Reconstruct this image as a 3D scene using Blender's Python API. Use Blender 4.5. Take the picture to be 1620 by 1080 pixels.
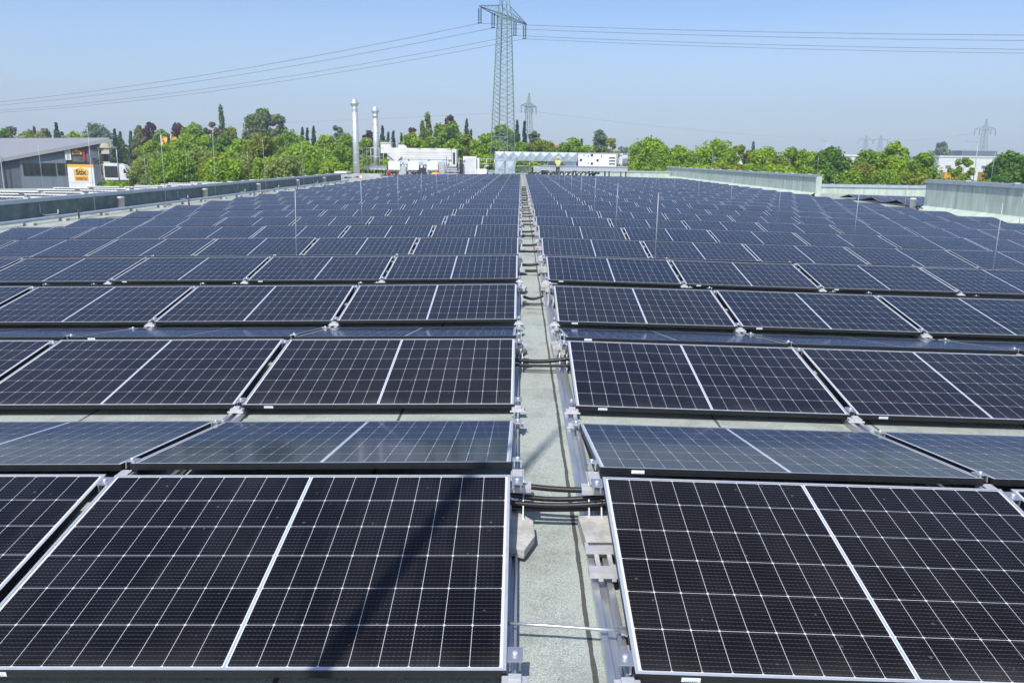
import bpy, bmesh, math, random
import numpy as np
from mathutils import Vector, Matrix, Euler
R = math.radians
for o in list(bpy.data.objects): bpy.data.objects.remove(o)
scene = bpy.context.scene
col = scene.collection

# ------------------------------------------------------------------ camera
F_PX, PITCH, ROLL, YAW = 1270.8, 0.2239, 0.01476, -0.00775     # focal length in pixels of a 1620 px wide picture
CAM = Vector((0.019, 0.0, 1.585))
def ray(px, py):
    cr, sr = math.cos(ROLL), math.sin(ROLL); a, b = px-810, py-540
    u = (a*cr+b*sr)/F_PX; v = (-a*sr+b*cr)/F_PX
    cp, sp = math.cos(PITCH), math.sin(PITCH)
    y = cp-v*sp; z = -sp-v*cp; x = u
    cy, sy = math.cos(YAW), math.sin(YAW)
    return Vector((x*cy+y*sy, -x*sy+y*cy, z))
def at(px, py, Y):
    r = ray(px, py); return CAM+r*(Y/r.y)
def onz(px, py, z):
    r = ray(px, py); return CAM+r*((z-CAM.z)/r.z)
fwd = ray(810, 540); ex = (ray(811, 540)-fwd)*F_PX; ey = (ray(810, 541)-fwd)*F_PX
def project(p):
    v = Vector(p)-CAM; Z = v.dot(fwd)
    if Z < 0.2: return None
    return (810+F_PX*v.dot(ex)/Z, 540+F_PX*v.dot(ey)/Z)
cd = bpy.data.cameras.new('camera'); cam = bpy.data.objects.new('camera', cd); col.objects.link(cam)
cd.sensor_width = 36; cd.lens = F_PX/1620*36; cd.clip_start = 0.05; cd.clip_end = 6000
M3 = Matrix((ex, -ey, -fwd)).transposed()
cam.matrix_world = Matrix.Translation(CAM) @ M3.to_4x4()
scene.camera = cam

# ------------------------------------------------------------------ sky and sun
SUN_TRAVEL = Vector((0.24, 0.70, -1.0)).normalized()
SUN_EL = math.asin(-SUN_TRAVEL.z); SUN_AZ = math.atan2(-SUN_TRAVEL.x, -SUN_TRAVEL.y)
w = bpy.data.worlds.new('World'); scene.world = w; w.use_nodes = True
nt = w.node_tree; nt.nodes.clear()
sky = nt.nodes.new('ShaderNodeTexSky'); sky.sky_type = 'NISHITA'; sky.sun_disc = False
sky.sun_elevation = SUN_EL; sky.sun_rotation = SUN_AZ; sky.altitude = 60
sky.air_density = 1.0; sky.dust_density = 1.1; sky.ozone_density = 4.0
bg = nt.nodes.new('ShaderNodeBackground'); bg.inputs[1].default_value = 0.108
wo = nt.nodes.new('ShaderNodeOutputWorld')
tint = nt.nodes.new('ShaderNodeMix'); tint.data_type = 'RGBA'; tint.blend_type = 'MULTIPLY'; tint.inputs[0].default_value = 1; tint.inputs[7].default_value = (.93, .955, 1.06, 1)
nt.links.new(sky.outputs[0], tint.inputs[6]); nt.links.new(tint.outputs[2], bg.inputs[0])
tcw = nt.nodes.new('ShaderNodeTexCoord'); sxw = nt.nodes.new('ShaderNodeSeparateXYZ'); nt.links.new(tcw.outputs['Generated'], sxw.inputs[0])
mrw = nt.nodes.new('ShaderNodeMapRange'); mrw.inputs[1].default_value = -.02; mrw.inputs[2].default_value = .16; mrw.inputs[3].default_value = .72; mrw.inputs[4].default_value = 0.0; nt.links.new(sxw.outputs[2], mrw.inputs[0])
hzm = nt.nodes.new('ShaderNodeMix'); hzm.data_type = 'RGBA'; hzm.inputs[7].default_value = (3.9, 4.7, 5.65, 1)
mpw = nt.nodes.new('ShaderNodeMapping'); mpw.inputs['Scale'].default_value = (1.6, 1.6, 7); nt.links.new(tcw.outputs['Generated'], mpw.inputs[0])
nzw = nt.nodes.new('ShaderNodeTexNoise'); nzw.inputs['Scale'].default_value = 2.2; nzw.inputs['Detail'].default_value = 5; nt.links.new(mpw.outputs[0], nzw.inputs['Vector'])
aw = nt.nodes.new('ShaderNodeMath'); aw.operation = 'MULTIPLY_ADD'; aw.inputs[1].default_value = .42; aw.inputs[2].default_value = -.17; nt.links.new(nzw.outputs['Fac'], aw.inputs[0])
bw = nt.nodes.new('ShaderNodeMath'); bw.operation = 'ADD'; bw.use_clamp = True; nt.links.new(mrw.outputs[0], bw.inputs[0]); nt.links.new(aw.outputs[0], bw.inputs[1])
nt.links.new(bw.outputs[0], hzm.inputs[0]); nt.links.new(tint.outputs[2], hzm.inputs[6]); nt.links.new(hzm.outputs[2], bg.inputs[0]); nt.links.new(bg.outputs[0], wo.inputs[0])
sd = bpy.data.lights.new('sun', 'SUN'); sd.energy = 3.3; sd.angle = R(0.53); sd.color = (1.0, 0.96, 0.89)
sun = bpy.data.objects.new('sun', sd); col.objects.link(sun)
sun.rotation_euler = SUN_TRAVEL.to_track_quat('-Z', 'Y').to_euler()
scene.view_settings.view_transform = 'Standard'; scene.view_settings.look = 'None'
scene.view_settings.exposure = 0.60; scene.view_settings.gamma = 1.0

# ------------------------------------------------------------------ materials
def newmat(name):
    m = bpy.data.materials.new(name); m.use_nodes = True
    n = m.node_tree; n.nodes.clear()
    out = n.nodes.new('ShaderNodeOutputMaterial'); b = n.nodes.new('ShaderNodeBsdfPrincipled')
    n.links.new(b.outputs[0], out.inputs[0]); return m, n, b, out
def noise_col(n, b, c1, c2, scale, detail=6, lo=.35, hi=.65, coord='Object', bump=0, bscale=None, stretch=None):
    tc = n.nodes.new('ShaderNodeTexCoord'); src = tc.outputs[coord]
    if stretch:
        mp = n.nodes.new('ShaderNodeMapping'); mp.inputs['Scale'].default_value = stretch
        n.links.new(src, mp.inputs[0]); src = mp.outputs[0]
    t = n.nodes.new('ShaderNodeTexNoise'); t.inputs['Scale'].default_value = scale; t.inputs['Detail'].default_value = detail
    n.links.new(src, t.inputs['Vector'])
    r = n.nodes.new('ShaderNodeValToRGB'); r.color_ramp.elements[0].position = lo; r.color_ramp.elements[1].position = hi
    r.color_ramp.elements[0].color = (*c1, 1); r.color_ramp.elements[1].color = (*c2, 1)
    n.links.new(t.outputs['Fac'], r.inputs[0]); n.links.new(r.outputs[0], b.inputs['Base Color'])
    if bump:
        t2 = n.nodes.new('ShaderNodeTexNoise'); t2.inputs['Scale'].default_value = bscale or scale; t2.inputs['Detail'].default_value = 4
        n.links.new(src, t2.inputs['Vector'])
        bp = n.nodes.new('ShaderNodeBump'); bp.inputs['Strength'].default_value = bump; bp.inputs['Distance'].default_value = .02
        n.links.new(t2.outputs['Fac'], bp.inputs['Height']); n.links.new(bp.outputs[0], b.inputs['Normal'])
    return r
def mat(name, c, rough=.6, metal=0, var=.12, scale=8, bump=0, bscale=None, stretch=None):
    m, n, b, _ = newmat(name)
    c1 = tuple(x*(1-var) for x in c); c2 = tuple(min(1, x*(1+var)) for x in c)
    noise_col(n, b, c1, c2, scale, bump=bump, bscale=bscale, stretch=stretch)
    b.inputs['Roughness'].default_value = rough; b.inputs['Metallic'].default_value = metal
    return m

class NX:                                   # little expression builder for math nodes
    def __init__(s, n): s.n = n
    def m(s, op, a, b=None, c=None):
        k = s.n.nodes.new('ShaderNodeMath'); k.operation = op
        for i, v in enumerate((a, b, c)):
            if v is None: continue
            if isinstance(v, (int, float)): k.inputs[i].default_value = v
            else: s.n.links.new(v, k.inputs[i])
        return k.outputs[0]
    def mixc(s, f, a, b):
        k = s.n.nodes.new('ShaderNodeMix'); k.data_type = 'RGBA'
        for i, v in ((0, f), (6, a), (7, b)):
            if isinstance(v, (int, float)): k.inputs[i].default_value = v
            elif isinstance(v, tuple): k.inputs[i].default_value = (*v, 1)
            else: s.n.links.new(v, k.inputs[i])
        return k.outputs[2]

PW, PH = 1.722, 1.134
def cell_masks(n):
    x = NX(n); uv = n.nodes.new('ShaderNodeUVMap'); sp = n.nodes.new('ShaderNodeSeparateXYZ')
    n.links.new(uv.outputs[0], sp.inputs[0]); u, v = sp.outputs[0], sp.outputs[1]
    u2 = x.m('SUBTRACT', x.m('ABSOLUTE', x.m('SUBTRACT', u, PW/2)), .0070)
    cu = x.m('DIVIDE', u2, .09265); cv = x.m('DIVIDE', x.m('SUBTRACT', v, .015), .184)
    fu = x.m('FRACT', cu); fv = x.m('FRACT', cv)
    du = x.m('MULTIPLY', x.m('MINIMUM', fu, x.m('SUBTRACT', 1, fu)), .09265)
    dv = x.m('MULTIPLY', x.m('MINIMUM', fv, x.m('SUBTRACT', 1, fv)), .184)
    line = x.m('MAXIMUM', x.m('LESS_THAN', du, .00068), x.m('LESS_THAN', dv, .00085))
    dia = x.m('LESS_THAN', x.m('ADD', du, dv), .0058)
    out = x.m('MAXIMUM', x.m('MAXIMUM', x.m('LESS_THAN', u2, 0), x.m('GREATER_THAN', u2, .8340)),
              x.m('MAXIMUM', x.m('LESS_THAN', v, .015), x.m('GREATER_THAN', v, 1.119)))
    white = x.m('MAXIMUM', x.m('MAXIMUM', line, dia), out)
    return x, u, v, u2, cu, cv, fv, white, out
def glass_mat():
    m, n, b, _ = newmat('solar_glass')
    x, u, v, u2, cu, cv, fv, white, out = cell_masks(n)
    # ten busbars per cell, dotted with solder pads
    fb = x.m('FRACT', x.m('MULTIPLY', fv, 10)); db = x.m('ABSOLUTE', x.m('SUBTRACT', fb, .5))
    bus = x.m('LESS_THAN', db, .045)
    fp = x.m('FRACT', x.m('DIVIDE', u2, .0155)); pad = x.m('MULTIPLY', x.m('LESS_THAN', db, .05), x.m('LESS_THAN', x.m('ABSOLUTE', x.m('SUBTRACT', fp, .5)), .24))
    # per-cell tone, per-panel tone
    wn = n.nodes.new('ShaderNodeTexWhiteNoise'); wn.noise_dimensions = '3D'; cb = n.nodes.new('ShaderNodeCombineXYZ')
    oi = n.nodes.new('ShaderNodeObjectInfo')
    n.links.new(x.m('FLOOR', x.m('DIVIDE', u, .0930)), cb.inputs[0]); n.links.new(x.m('FLOOR', cv), cb.inputs[1]); n.links.new(x.m('MULTIPLY', oi.outputs['Random'], 91), cb.inputs[2])
    n.links.new(cb.outputs[0], wn.inputs['Vector'])
    fing = x.m('MAXIMUM', x.m('MULTIPLY', bus, .13), x.m('MULTIPLY', pad, x.m('ADD', .20, x.m('MULTIPLY', wn.outputs['Value'], .14))))
    cell = x.mixc(wn.outputs['Value'], (.0034, .0034, .0052), (.0062, .0062, .0090))
    cell = x.mixc(x.m('POWER', oi.outputs['Random'], 2.5), cell, (.0100, .0082, .0072))
    cell = x.mixc(fing, cell, (.30, .29, .28))
    tcn = n.nodes.new('ShaderNodeTexCoord'); va = n.nodes.new('ShaderNodeVectorMath'); va.operation = 'ADD'; cb2 = n.nodes.new('ShaderNodeCombineXYZ')
    n.links.new(x.m('MULTIPLY', oi.outputs['Random'], 53), cb2.inputs[0]); n.links.new(x.m('MULTIPLY', oi.outputs['Random'], 31), cb2.inputs[1])
    n.links.new(tcn.outputs['Object'], va.inputs[0]); n.links.new(cb2.outputs[0], va.inputs[1])
    class TC: outputs = {'Object': va.outputs[0]}
    tc = TC
    # dust specks and faint dried drops
    vo = n.nodes.new('ShaderNodeTexVoronoi'); vo.inputs['Scale'].default_value = 26; n.links.new(tc.outputs['Object'], vo.inputs['Vector'])
    sp2 = n.nodes.new('ShaderNodeSeparateXYZ'); n.links.new(vo.outputs['Color'], sp2.inputs[0])
    speck = x.m('MULTIPLY', x.m('LESS_THAN', vo.outputs['Distance'], x.m('MULTIPLY', sp2.outputs[1], .16)), x.m('GREATER_THAN', sp2.outputs[0], .80))
    nd = n.nodes.new('ShaderNodeTexNoise'); nd.inputs['Scale'].default_value = 3.1; nd.inputs['Detail'].default_value = 8; n.links.new(tc.outputs['Object'], nd.inputs['Vector'])
    dust = x.m('MULTIPLY', x.m('SUBTRACT', nd.outputs['Fac'], .44), .085)
    low = x.m('MULTIPLY', x.m('MAXIMUM', x.m('SUBTRACT', 1, x.m('DIVIDE', v, .11)), 0), x.m('MULTIPLY', x.m('SUBTRACT', nd.outputs['Fac'], .25), .22))
    dust = x.m('ADD', x.m('MAXIMUM', dust, 0), x.m('MAXIMUM', low, 0))
    cell = x.mixc(x.m('MAXIMUM', x.m('MULTIPLY', speck, .24), x.m('MAXIMUM', dust, 0)), cell, (.30, .29, .27))
    base = x.mixc(white, cell, (.62, .63, .65))
    # centre ribbon: bluish line down the middle of the white gap
    rib = x.m('LESS_THAN', x.m('ABSOLUTE', x.m('SUBTRACT', u, PW/2)), .0030)
    base = x.mixc(rib, base, (.30, .37, .52))
    n.links.new(base, b.inputs['Base Color'])
    b.inputs['Roughness'].default_value = .10; b.inputs['IOR'].default_value = 1.23; b.inputs['Sheen Weight'].default_value = .14; b.inputs['Sheen Roughness'].default_value = .32; b.inputs['Sheen Tint'].default_value = (.05, .32, .88, 1); b.inputs['Specular Tint'].default_value = (1.0, .92, .88, 1)
    return m
def back_mat():
    m, n, b, out_ = newmat('panel_backsheet')
    x, u, v, u2, cu, cv, fv, white, out = cell_masks(n)
    fat = x.m('MAXIMUM', white, x.m('MAXIMUM', x.m('LESS_THAN', x.m('ABSOLUTE', x.m('SUBTRACT', x.m('FRACT', cu), .5)), 0), x.m('LESS_THAN', x.m('ABSOLUTE', x.m('SUBTRACT', v, .56)), .5)))
    # broad white top band, dark cells visible near the low edge through the rear glass
    band = x.m('MAXIMUM', x.m('GREATER_THAN', v, .98), x.m('LESS_THAN', v, .30))
    gap = x.m('LESS_THAN', x.m('FRACT', x.m('DIVIDE', u, .16)), .28)
    w_ = x.m('MAXIMUM', x.m('MAXIMUM', band, gap), out)
    base = x.mixc(w_, (.02, .02, .03), (.62, .63, .64)); n.links.new(base, b.inputs['Base Color'])
    b.inputs['Roughness'].default_value = .5
    tr = n.nodes.new('ShaderNodeBsdfTranslucent'); n.links.new(base, tr.inputs[0])
    mx = n.nodes.new('ShaderNodeMixShader'); mx.inputs[0].default_value = .5
    n.links.new(b.outputs[0], mx.inputs[1]); n.links.new(tr.outputs[0], mx.inputs[2]); n.links.new(mx.outputs[0], out_.inputs[0])
    return m
def roof_mat():
    m, n, b, _ = newmat('mineral_roof_felt')
    x = NX(n); tc = n.nodes.new('ShaderNodeTexCoord')
    t = n.nodes.new('ShaderNodeTexNoise'); t.inputs['Scale'].default_value = 230; t.inputs['Detail'].default_value = 4; n.links.new(tc.outputs['Object'], t.inputs['Vector'])
    r = n.nodes.new('ShaderNodeValToRGB'); e = r.color_ramp.elements
    e[0].position = .34; e[0].color = (.19, .215, .18, 1); e[1].position = .66; e[1].color = (.55, .585, .53, 1)
    k = r.color_ramp.elements.new(.5); k.color = (.36, .395, .345, 1)
    n.links.new(t.outputs['Fac'], r.inputs[0])
    t2 = n.nodes.new('ShaderNodeTexNoise'); t2.inputs['Scale'].default_value = 1.3; t2.inputs['Detail'].default_value = 6; n.links.new(tc.outputs['Object'], t2.inputs['Vector'])
    c = x.mixc(x.m('MULTIPLY', x.m('SUBTRACT', t2.outputs['Fac'], .3), .5), r.outputs[0], (.36, .39, .36))
    t5 = n.nodes.new('ShaderNodeTexNoise'); t5.inputs['Scale'].default_value = 2.6; t5.inputs['Detail'].default_value = 10; t5.inputs['Roughness'].default_value = .7; n.links.new(tc.outputs['Object'], t5.inputs['Vector'])
    c = x.mixc(x.m('MULTIPLY', x.m('MAXIMUM', x.m('SUBTRACT', t5.outputs['Fac'], .50), 0), 3.2), c, (.17, .175, .15))
    # bitumen bleeding out of the sheet laps, one lap per metre, wandering a little
    sp = n.nodes.new('ShaderNodeSeparateXYZ'); n.links.new(tc.outputs['Object'], sp.inputs[0])
    t3 = n.nodes.new('ShaderNodeTexNoise'); t3.inputs['Scale'].default_value = 1.1; t3.inputs['Detail'].default_value = 9; t3.inputs['Roughness'].default_value = .62; n.links.new(tc.outputs['Object'], t3.inputs['Vector'])
    t4 = n.nodes.new('ShaderNodeTexNoise'); t4.inputs['Scale'].default_value = 9; t4.inputs['Detail'].default_value = 5; n.links.new(tc.outputs['Object'], t4.inputs['Vector'])
    sx = x.m('ADD', x.m('SUBTRACT', sp.outputs[0], .280), x.m('MULTIPLY', x.m('SUBTRACT', t3.outputs['Fac'], .5), .030))
    d = x.m('ABSOLUTE', x.m('SUBTRACT', x.m('FRACT', x.m('ADD', sx, .5)), .5))
    lap = x.m('LESS_THAN', d, x.m('ADD', .003, x.m('MULTIPLY', t4.outputs['Fac'], .011)))
    c = x.mixc(x.m('MULTIPLY', lap, .88), c, (.035, .035, .03)); n.links.new(c, b.inputs['Base Color'])
    b.inputs['Roughness'].default_value = .95
    bp = n.nodes.new('ShaderNodeBump'); bp.inputs['Strength'].default_value = .6; bp.inputs['Distance'].default_value = .004
    n.links.new(t.outputs['Fac'], bp.inputs['Height']); n.links.new(bp.outputs[0], b.inputs['Normal'])
    return m
def leaf_mat(name, c, trans=.45, rnd=.45):
    m, n, b, out = newmat(name); n.nodes.remove(b); x = NX(n)
    g = n.nodes.new('ShaderNodeNewGeometry'); oi = n.nodes.new('ShaderNodeObjectInfo')
    c1 = tuple(v*(1-rnd) for v in c); c2 = tuple(v*(1+rnd) for v in c)
    k = x.mixc(g.outputs['Random Per Island'], c1, c2)
    k = x.mixc(x.m('MULTIPLY', oi.outputs['Random'], .35), k, (c[0]*1.35, c[1]*1.05, c[2]*.6))
    d = n.nodes.new('ShaderNodeBsdfDiffuse'); t = n.nodes.new('ShaderNodeBsdfTranslucent')
    n.links.new(k, d.inputs[0]); n.links.new(x.mixc(.5, k, (c[0]*1.5, c[1]*1.5, c[2]*.7)), t.inputs[0])
    mx = n.nodes.new('ShaderNodeMixShader'); mx.inputs[0].default_value = trans
    n.links.new(d.outputs[0], mx.inputs[1]); n.links.new(t.outputs[0], mx.inputs[2]); n.links.new(mx.outputs[0], out.inputs[0])
    return m
MT = {}
MT['glass'] = glass_mat(); MT['back'] = back_mat(); MT['roof'] = roof_mat()
MT['frame'] = mat('black_anodised_frame', (.012, .012, .013), .38, .0, .2, 30)
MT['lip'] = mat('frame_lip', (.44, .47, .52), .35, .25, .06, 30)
MT['alu'] = mat('bare_aluminium', (.60, .61, .62), .34, .8, .10, 25, stretch=(1, .15, 1))
MT['alu_matt'] = mat('matt_aluminium', (.55, .55, .55), .55, .35, .08, 25)
MT['galv'] = mat('galvanised_sheet', (.50, .57, .62), .42, .55, .16, 3.5)
MT['galv_dull'] = mat('galvanised_steel', (.50, .52, .54), .5, .45, .14, 12)
MT['stainless'] = mat('stainless_flue', (.66, .67, .69), .45, .6, .06, 4, stretch=(1, 1, 6))
MT['concrete'] = mat('concrete', (.42, .415, .385), .9, 0, .22, 14, bump=.3, bscale=60)
MT['rod_steel'] = mat('rod_steel', (.46, .48, .51), .5, .2, .1, 10)
MT['white'] = mat('white_paint', (.77, .77, .76), .45, 0, .07, 1.1)
MT['cream'] = mat('cream_paint', (.70, .69, .63), .5, 0, .09, .9)
MT['dark'] = mat('dark_metal', (.03, .032, .035), .5, 0, .2, 10)
MT['black'] = mat('black_rubber', (.012, .012, .012), .42, 0, .3, 40)
MT['sticker'] = mat('paper_label', (.78, .80, .80), .5, 0, .03, 10)
MT['print'] = mat('label_print', (.20, .24, .30), .6, 0, .05, 10)
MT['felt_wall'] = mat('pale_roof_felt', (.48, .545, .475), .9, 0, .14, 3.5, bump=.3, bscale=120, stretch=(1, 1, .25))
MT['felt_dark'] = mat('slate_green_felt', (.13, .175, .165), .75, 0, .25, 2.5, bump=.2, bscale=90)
MT['seam'] = mat('felt_seam', (.20, .23, .20), .9, 0, .2, 20)
MT['coping'] = mat('zinc_coping', (.47, .52, .58), .42, .35, .08, 3)
MT['pylon'] = mat('pylon_steel', (.20, .29, .22), .6, .15, .2, 3)
MT['insulator'] = mat('insulator_glaze', (.06, .065, .07), .3, 0, .1, 5)
MT['wire'] = mat('conductor_wire', (.16, .17, .19), .5, .3, .1, 1)
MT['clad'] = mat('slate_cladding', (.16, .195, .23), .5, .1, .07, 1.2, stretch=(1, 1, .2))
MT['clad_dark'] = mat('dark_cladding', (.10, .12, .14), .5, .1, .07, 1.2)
MT['hall_roof'] = mat('sheet_roof', (.31, .31, .32), .5, .1, .06, 1.2, stretch=(8, .3, 1))
MT['window'] = mat('window_glass', (.018, .022, .02), .06, 0, .3, 2)
MT['yellow'] = mat('signal_yellow', (.80, .40, .02), .5, 0, .05, 3)
MT['orange'] = mat('orange_yellow', (.82, .46, .05), .5, 0, .05, 3)
MT['ink'] = mat('dark_print', (.05, .035, .02), .6, 0, .05, 3)
MT['brown_print'] = mat('brown_print', (.40, .13, .02), .6, 0, .05, 3)
MT['red'] = mat('red_paint', (.45, .03, .03), .5, 0, .1, 3)
MT['tile'] = mat('red_roof_tile', (.36, .13, .085), .8, 0, .2, 2)
MT['plaster'] = mat('house_plaster', (.62, .56, .42), .9, 0, .08, 1)
MT['bark'] = mat('bark', (.09, .07, .05), .95, 0, .3, 4, bump=.4)
MT['vest'] = mat('hi_vis_cloth', (.62, .78, .10), .8, 0, .08, 14)
MT['helmet'] = mat('helmet_plastic', (.80, .55, .03), .35, 0, .03, 5)
MT['trousers'] = mat('work_trousers', (.035, .042, .055), .9, 0, .2, 14)
MT['skin'] = mat('skin', (.48, .29, .21), .55, 0, .05, 10)
LF = {k: leaf_mat('foliage_'+k, c, t) for k, c, t in (
    ('bright', (.300, .450, .045), .42), ('mid', (.230, .370, .045), .40), ('olive', (.255, .310, .05), .40), ('dark', (.115, .235, .04), .35),
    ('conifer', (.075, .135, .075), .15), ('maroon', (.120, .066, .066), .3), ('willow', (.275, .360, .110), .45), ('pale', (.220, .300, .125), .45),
    ('brown', (.23, .205, .115), .35), ('blue', (.19, .265, .165), .4))}

# ------------------------------------------------------------------ mesh helpers
class MB:
    def __init__(s): s.v = []; s.f = []; s.m = []; s.sm = []; s.uv = {}
    def add(s, vs, fs, mi=0, sm=False):
        k = len(s.v); s.v += [tuple(p) for p in vs]
        for f in fs: s.f.append(tuple(i+k for i in f)); s.m.append(mi); s.sm.append(sm)
        return s
    def box(s, x0, x1, y0, y1, z0, z1, mi=0, M=None):
        vs = [Vector((x, y, z)) for z in (z0, z1) for y in (y0, y1) for x in (x0, x1)]
        if M is not None: vs = [M @ p for p in vs]
        return s.add(vs, [(0, 2, 3, 1), (4, 5, 7, 6), (0, 1, 5, 4), (2, 6, 7, 3), (0, 4, 6, 2), (1, 3, 7, 5)], mi)
    def bar(s, a, b, w, h=None, mi=0):
        a, b = Vector(a), Vector(b); h = h or w; d = (b-a)
        if d.length < 1e-6: return s
        q = d.to_track_quat('Y', 'Z').to_matrix().to_4x4(); M = Matrix.Translation(a) @ q
        return s.box(-w/2, w/2, 0, d.length, -h/2, h/2, mi, M)
    def tube(s, pts, r, n=8, mi=0, cap=True):
        pts = [Vector(p) for p in pts]; rs = r if isinstance(r, (list, tuple)) else [r]*len(pts); vs = []; fs = []
        up = Vector((0, 0, 1))
        for i, p in enumerate(pts):
            d = (pts[min(i+1, len(pts)-1)]-pts[max(i-1, 0)]).normalized()
            e = d.cross(up); e = e.normalized() if e.length > .02 else Vector((1, 0, 0)); g = e.cross(d).normalized()
            for k in range(n):
                a = 2*math.pi*k/n; vs.append(p+(e*math.cos(a)+g*math.sin(a))*rs[i])
        for i in range(len(pts)-1):
            for k in range(n): fs.append((i*n+k, i*n+(k+1) % n, (i+1)*n+(k+1) % n, (i+1)*n+k))
        if cap: fs += [tuple(range(n-1, -1, -1)), tuple(range((len(pts)-1)*n, len(pts)*n))]
        return s.add(vs, fs, mi, True)
    def lathe(s, prof, n=20, c=(0, 0, 0), mi=0):
        vs = []; fs = []
        for r, z in prof:
            for k in range(n): a = 2*math.pi*k/n; vs.append((c[0]+r*math.cos(a), c[1]+r*math.sin(a), c[2]+z))
        for i in range(len(prof)-1):
            for k in range(n): fs.append((i*n+k, i*n+(k+1) % n, (i+1)*n+(k+1) % n, (i+1)*n+k))
        fs += [tuple(range(n-1, -1, -1)), tuple(range((len(prof)-1)*n, len(prof)*n))]
        return s.add(vs, fs, mi, True)
    def prism(s, poly, z0, z1, mi=0, M=None):
        n = len(poly); vs = [Vector((x, y, z0)) for x, y in poly]+[Vector((x, y, z1)) for x, y in poly]
        if M is not None: vs = [M @ p for p in vs]
        return s.add(vs, [tuple(range(n-1, -1, -1)), tuple(range(n, 2*n))]+[(i, (i+1) % n, n+(i+1) % n, n+i) for i in range(n)], mi)
    def mesh(s, name, mats, bevel=0):
        me = bpy.data.meshes.new(name); me.from_pydata(s.v, [], s.f)
        for m in (mats if isinstance(mats, (list, tuple)) else [mats]): me.materials.append(MT[m] if isinstance(m, str) else m)
        me.polygons.foreach_set('material_index', s.m); me.polygons.foreach_set('use_smooth', s.sm)
        bm = bmesh.new(); bm.from_mesh(me); bmesh.ops.recalc_face_normals(bm, faces=bm.faces)
        if bevel: bmesh.ops.bevel(bm, geom=[e for e in bm.edges if e.calc_face_angle(0) > .5], offset=bevel, segments=2, profile=.6, affect='EDGES')
        bm.to_mesh(me); bm.free(); me.update(); return me
    def build(s, name, mats, parent=None, bevel=0, loc=None): return link(name, s.mesh(name, mats, bevel), parent, loc)
def link(name, me, parent=None, loc=None):
    o = bpy.data.objects.new(name, me); col.objects.link(o)
    if parent is not None: o.parent = parent
    if loc is not None: o.location = loc
    return o
def tag(o, label=None, cat=None, group=None, kind=None):
    for k, v in (('label', label), ('category', cat), ('group', group), ('kind', kind)):
        if v: o[k] = v
    return o
def thing(name, loc, label, cat, group=None, rz=0):
    o = bpy.data.objects.new(name, None); o.empty_display_size = .2; col.objects.link(o); o.location = loc; o.rotation_euler = (0, 0, rz)
    return tag(o, label, cat, group)
def text_mesh(txt, size, mats, name='lettering', depth=.01, bold=.0):
    cu = bpy.data.curves.new('lettering', 'FONT'); cu.body = txt; cu.size = size; cu.extrude = depth; cu.offset = bold
    cu.align_x = 'CENTER'; cu.align_y = 'CENTER'
    o = bpy.data.objects.new('lettering', cu); col.objects.link(o); bpy.context.view_layer.update()
    me = bpy.data.meshes.new_from_object(o.evaluated_get(bpy.context.evaluated_depsgraph_get()))
    bpy.data.objects.remove(o); me.name = name; me.materials.clear(); me.materials.append(MT[mats]); return me
ORD = ['first', 'second', 'third', 'fourth', 'fifth', 'sixth', 'seventh', 'eighth', 'ninth', 'tenth', 'eleventh', 'twelfth', 'thirteenth', 'fourteenth', 'fifteenth', 'sixteenth', 'seventeenth', 'eighteenth', 'nineteenth', 'twentieth']
ORD += ['twenty-'+k for k in ORD[:9]]+['thirtieth']
rng = random.Random(11); nrg = np.random.default_rng(5)

# ------------------------------------------------------------------ setting: ground, hall roof, parapets
G = -4.5                                      # street level; the roof we stand on is z = 0
SL, SR = .0212, .0146                         # falls of the two roof slopes
def rz_(X): return -SL*abs(X) if X < 0 else -SR*X
gm, gn, gb, _ = newmat('meadow_and_verge'); noise_col(gn, gb, (.035, .07, .015), (.10, .13, .04), .08, 8); gb.inputs['Roughness'].default_value = 1
g = MB(); g.add([(-790, -140, G), (790, -140, G), (790, 890, G), (-790, 890, G)], [(0, 1, 2, 3)])
tag(g.build('ground', gm), kind='structure')
g = MB(); zz = G+.02
for a, b, wd in (((-140, 150, zz), (140, 185, zz), 9), ((60, 60, zz), (170, 330, zz), 9)):
    a, b = Vector(a), Vector(b); n_ = Vector((-(b-a).y, (b-a).x, 0)).normalized()*wd/2
    g.add([a-n_, b-n_, b+n_, a+n_], [(0, 1, 2, 3)]); zz += .01
MT['asphalt'] = mat('asphalt', (.05, .05, .052), .9, 0, .2, 2)
tag(g.build('road', 'asphalt'), kind='structure')
b = MB()
def roofslab(b, xs, y0, y1):
    for xa, xb in zip(xs[:-1], xs[1:]):
        za, zb = rz_(xa), rz_(xb)
        b.add([(xa, y0, za), (xb, y0, zb), (xb, y1, zb), (xa, y1, za)], [(0, 1, 2, 3)])
Y_END = 92
roofslab(b, (-13.75, 0, 16.5), -6, Y_END); roofslab(b, (-22, -13.75), 60.5, Y_END); roofslab(b, (16.5, 33), 31, 53)
def wallq(x0, y0, x1, y1): b.add([(x0, y0, G), (x1, y1, G), (x1, y1, rz_(x1)), (x0, y0, rz_(x0))], [(0, 1, 2, 3)], 1)
for q in ((-13.75, -6, 16.5, -6), (16.5, -6, 16.5, 31), (16.5, 31, 33, 31), (33, 31, 33, 53), (33, 53, 16.5, 53), (16.5, 53, 16.5, Y_END), (16.5, Y_END, -22, Y_END), (-22, Y_END, -22, 60.5), (-22, 60.5, -13.75, 60.5), (-13.75, 60.5, -13.75, -6)): wallq(*q)
tag(b.build('roof', ['roof', 'clad']), kind='structure')
b = MB(); b.prism([(-62, -6), (-14.0, -6), (-14.0, 74), (-24, 60), (-34, 52), (-62, 42)], G, -.80); tag(b.build('lower_roof', 'roof'), kind='structure')

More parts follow.
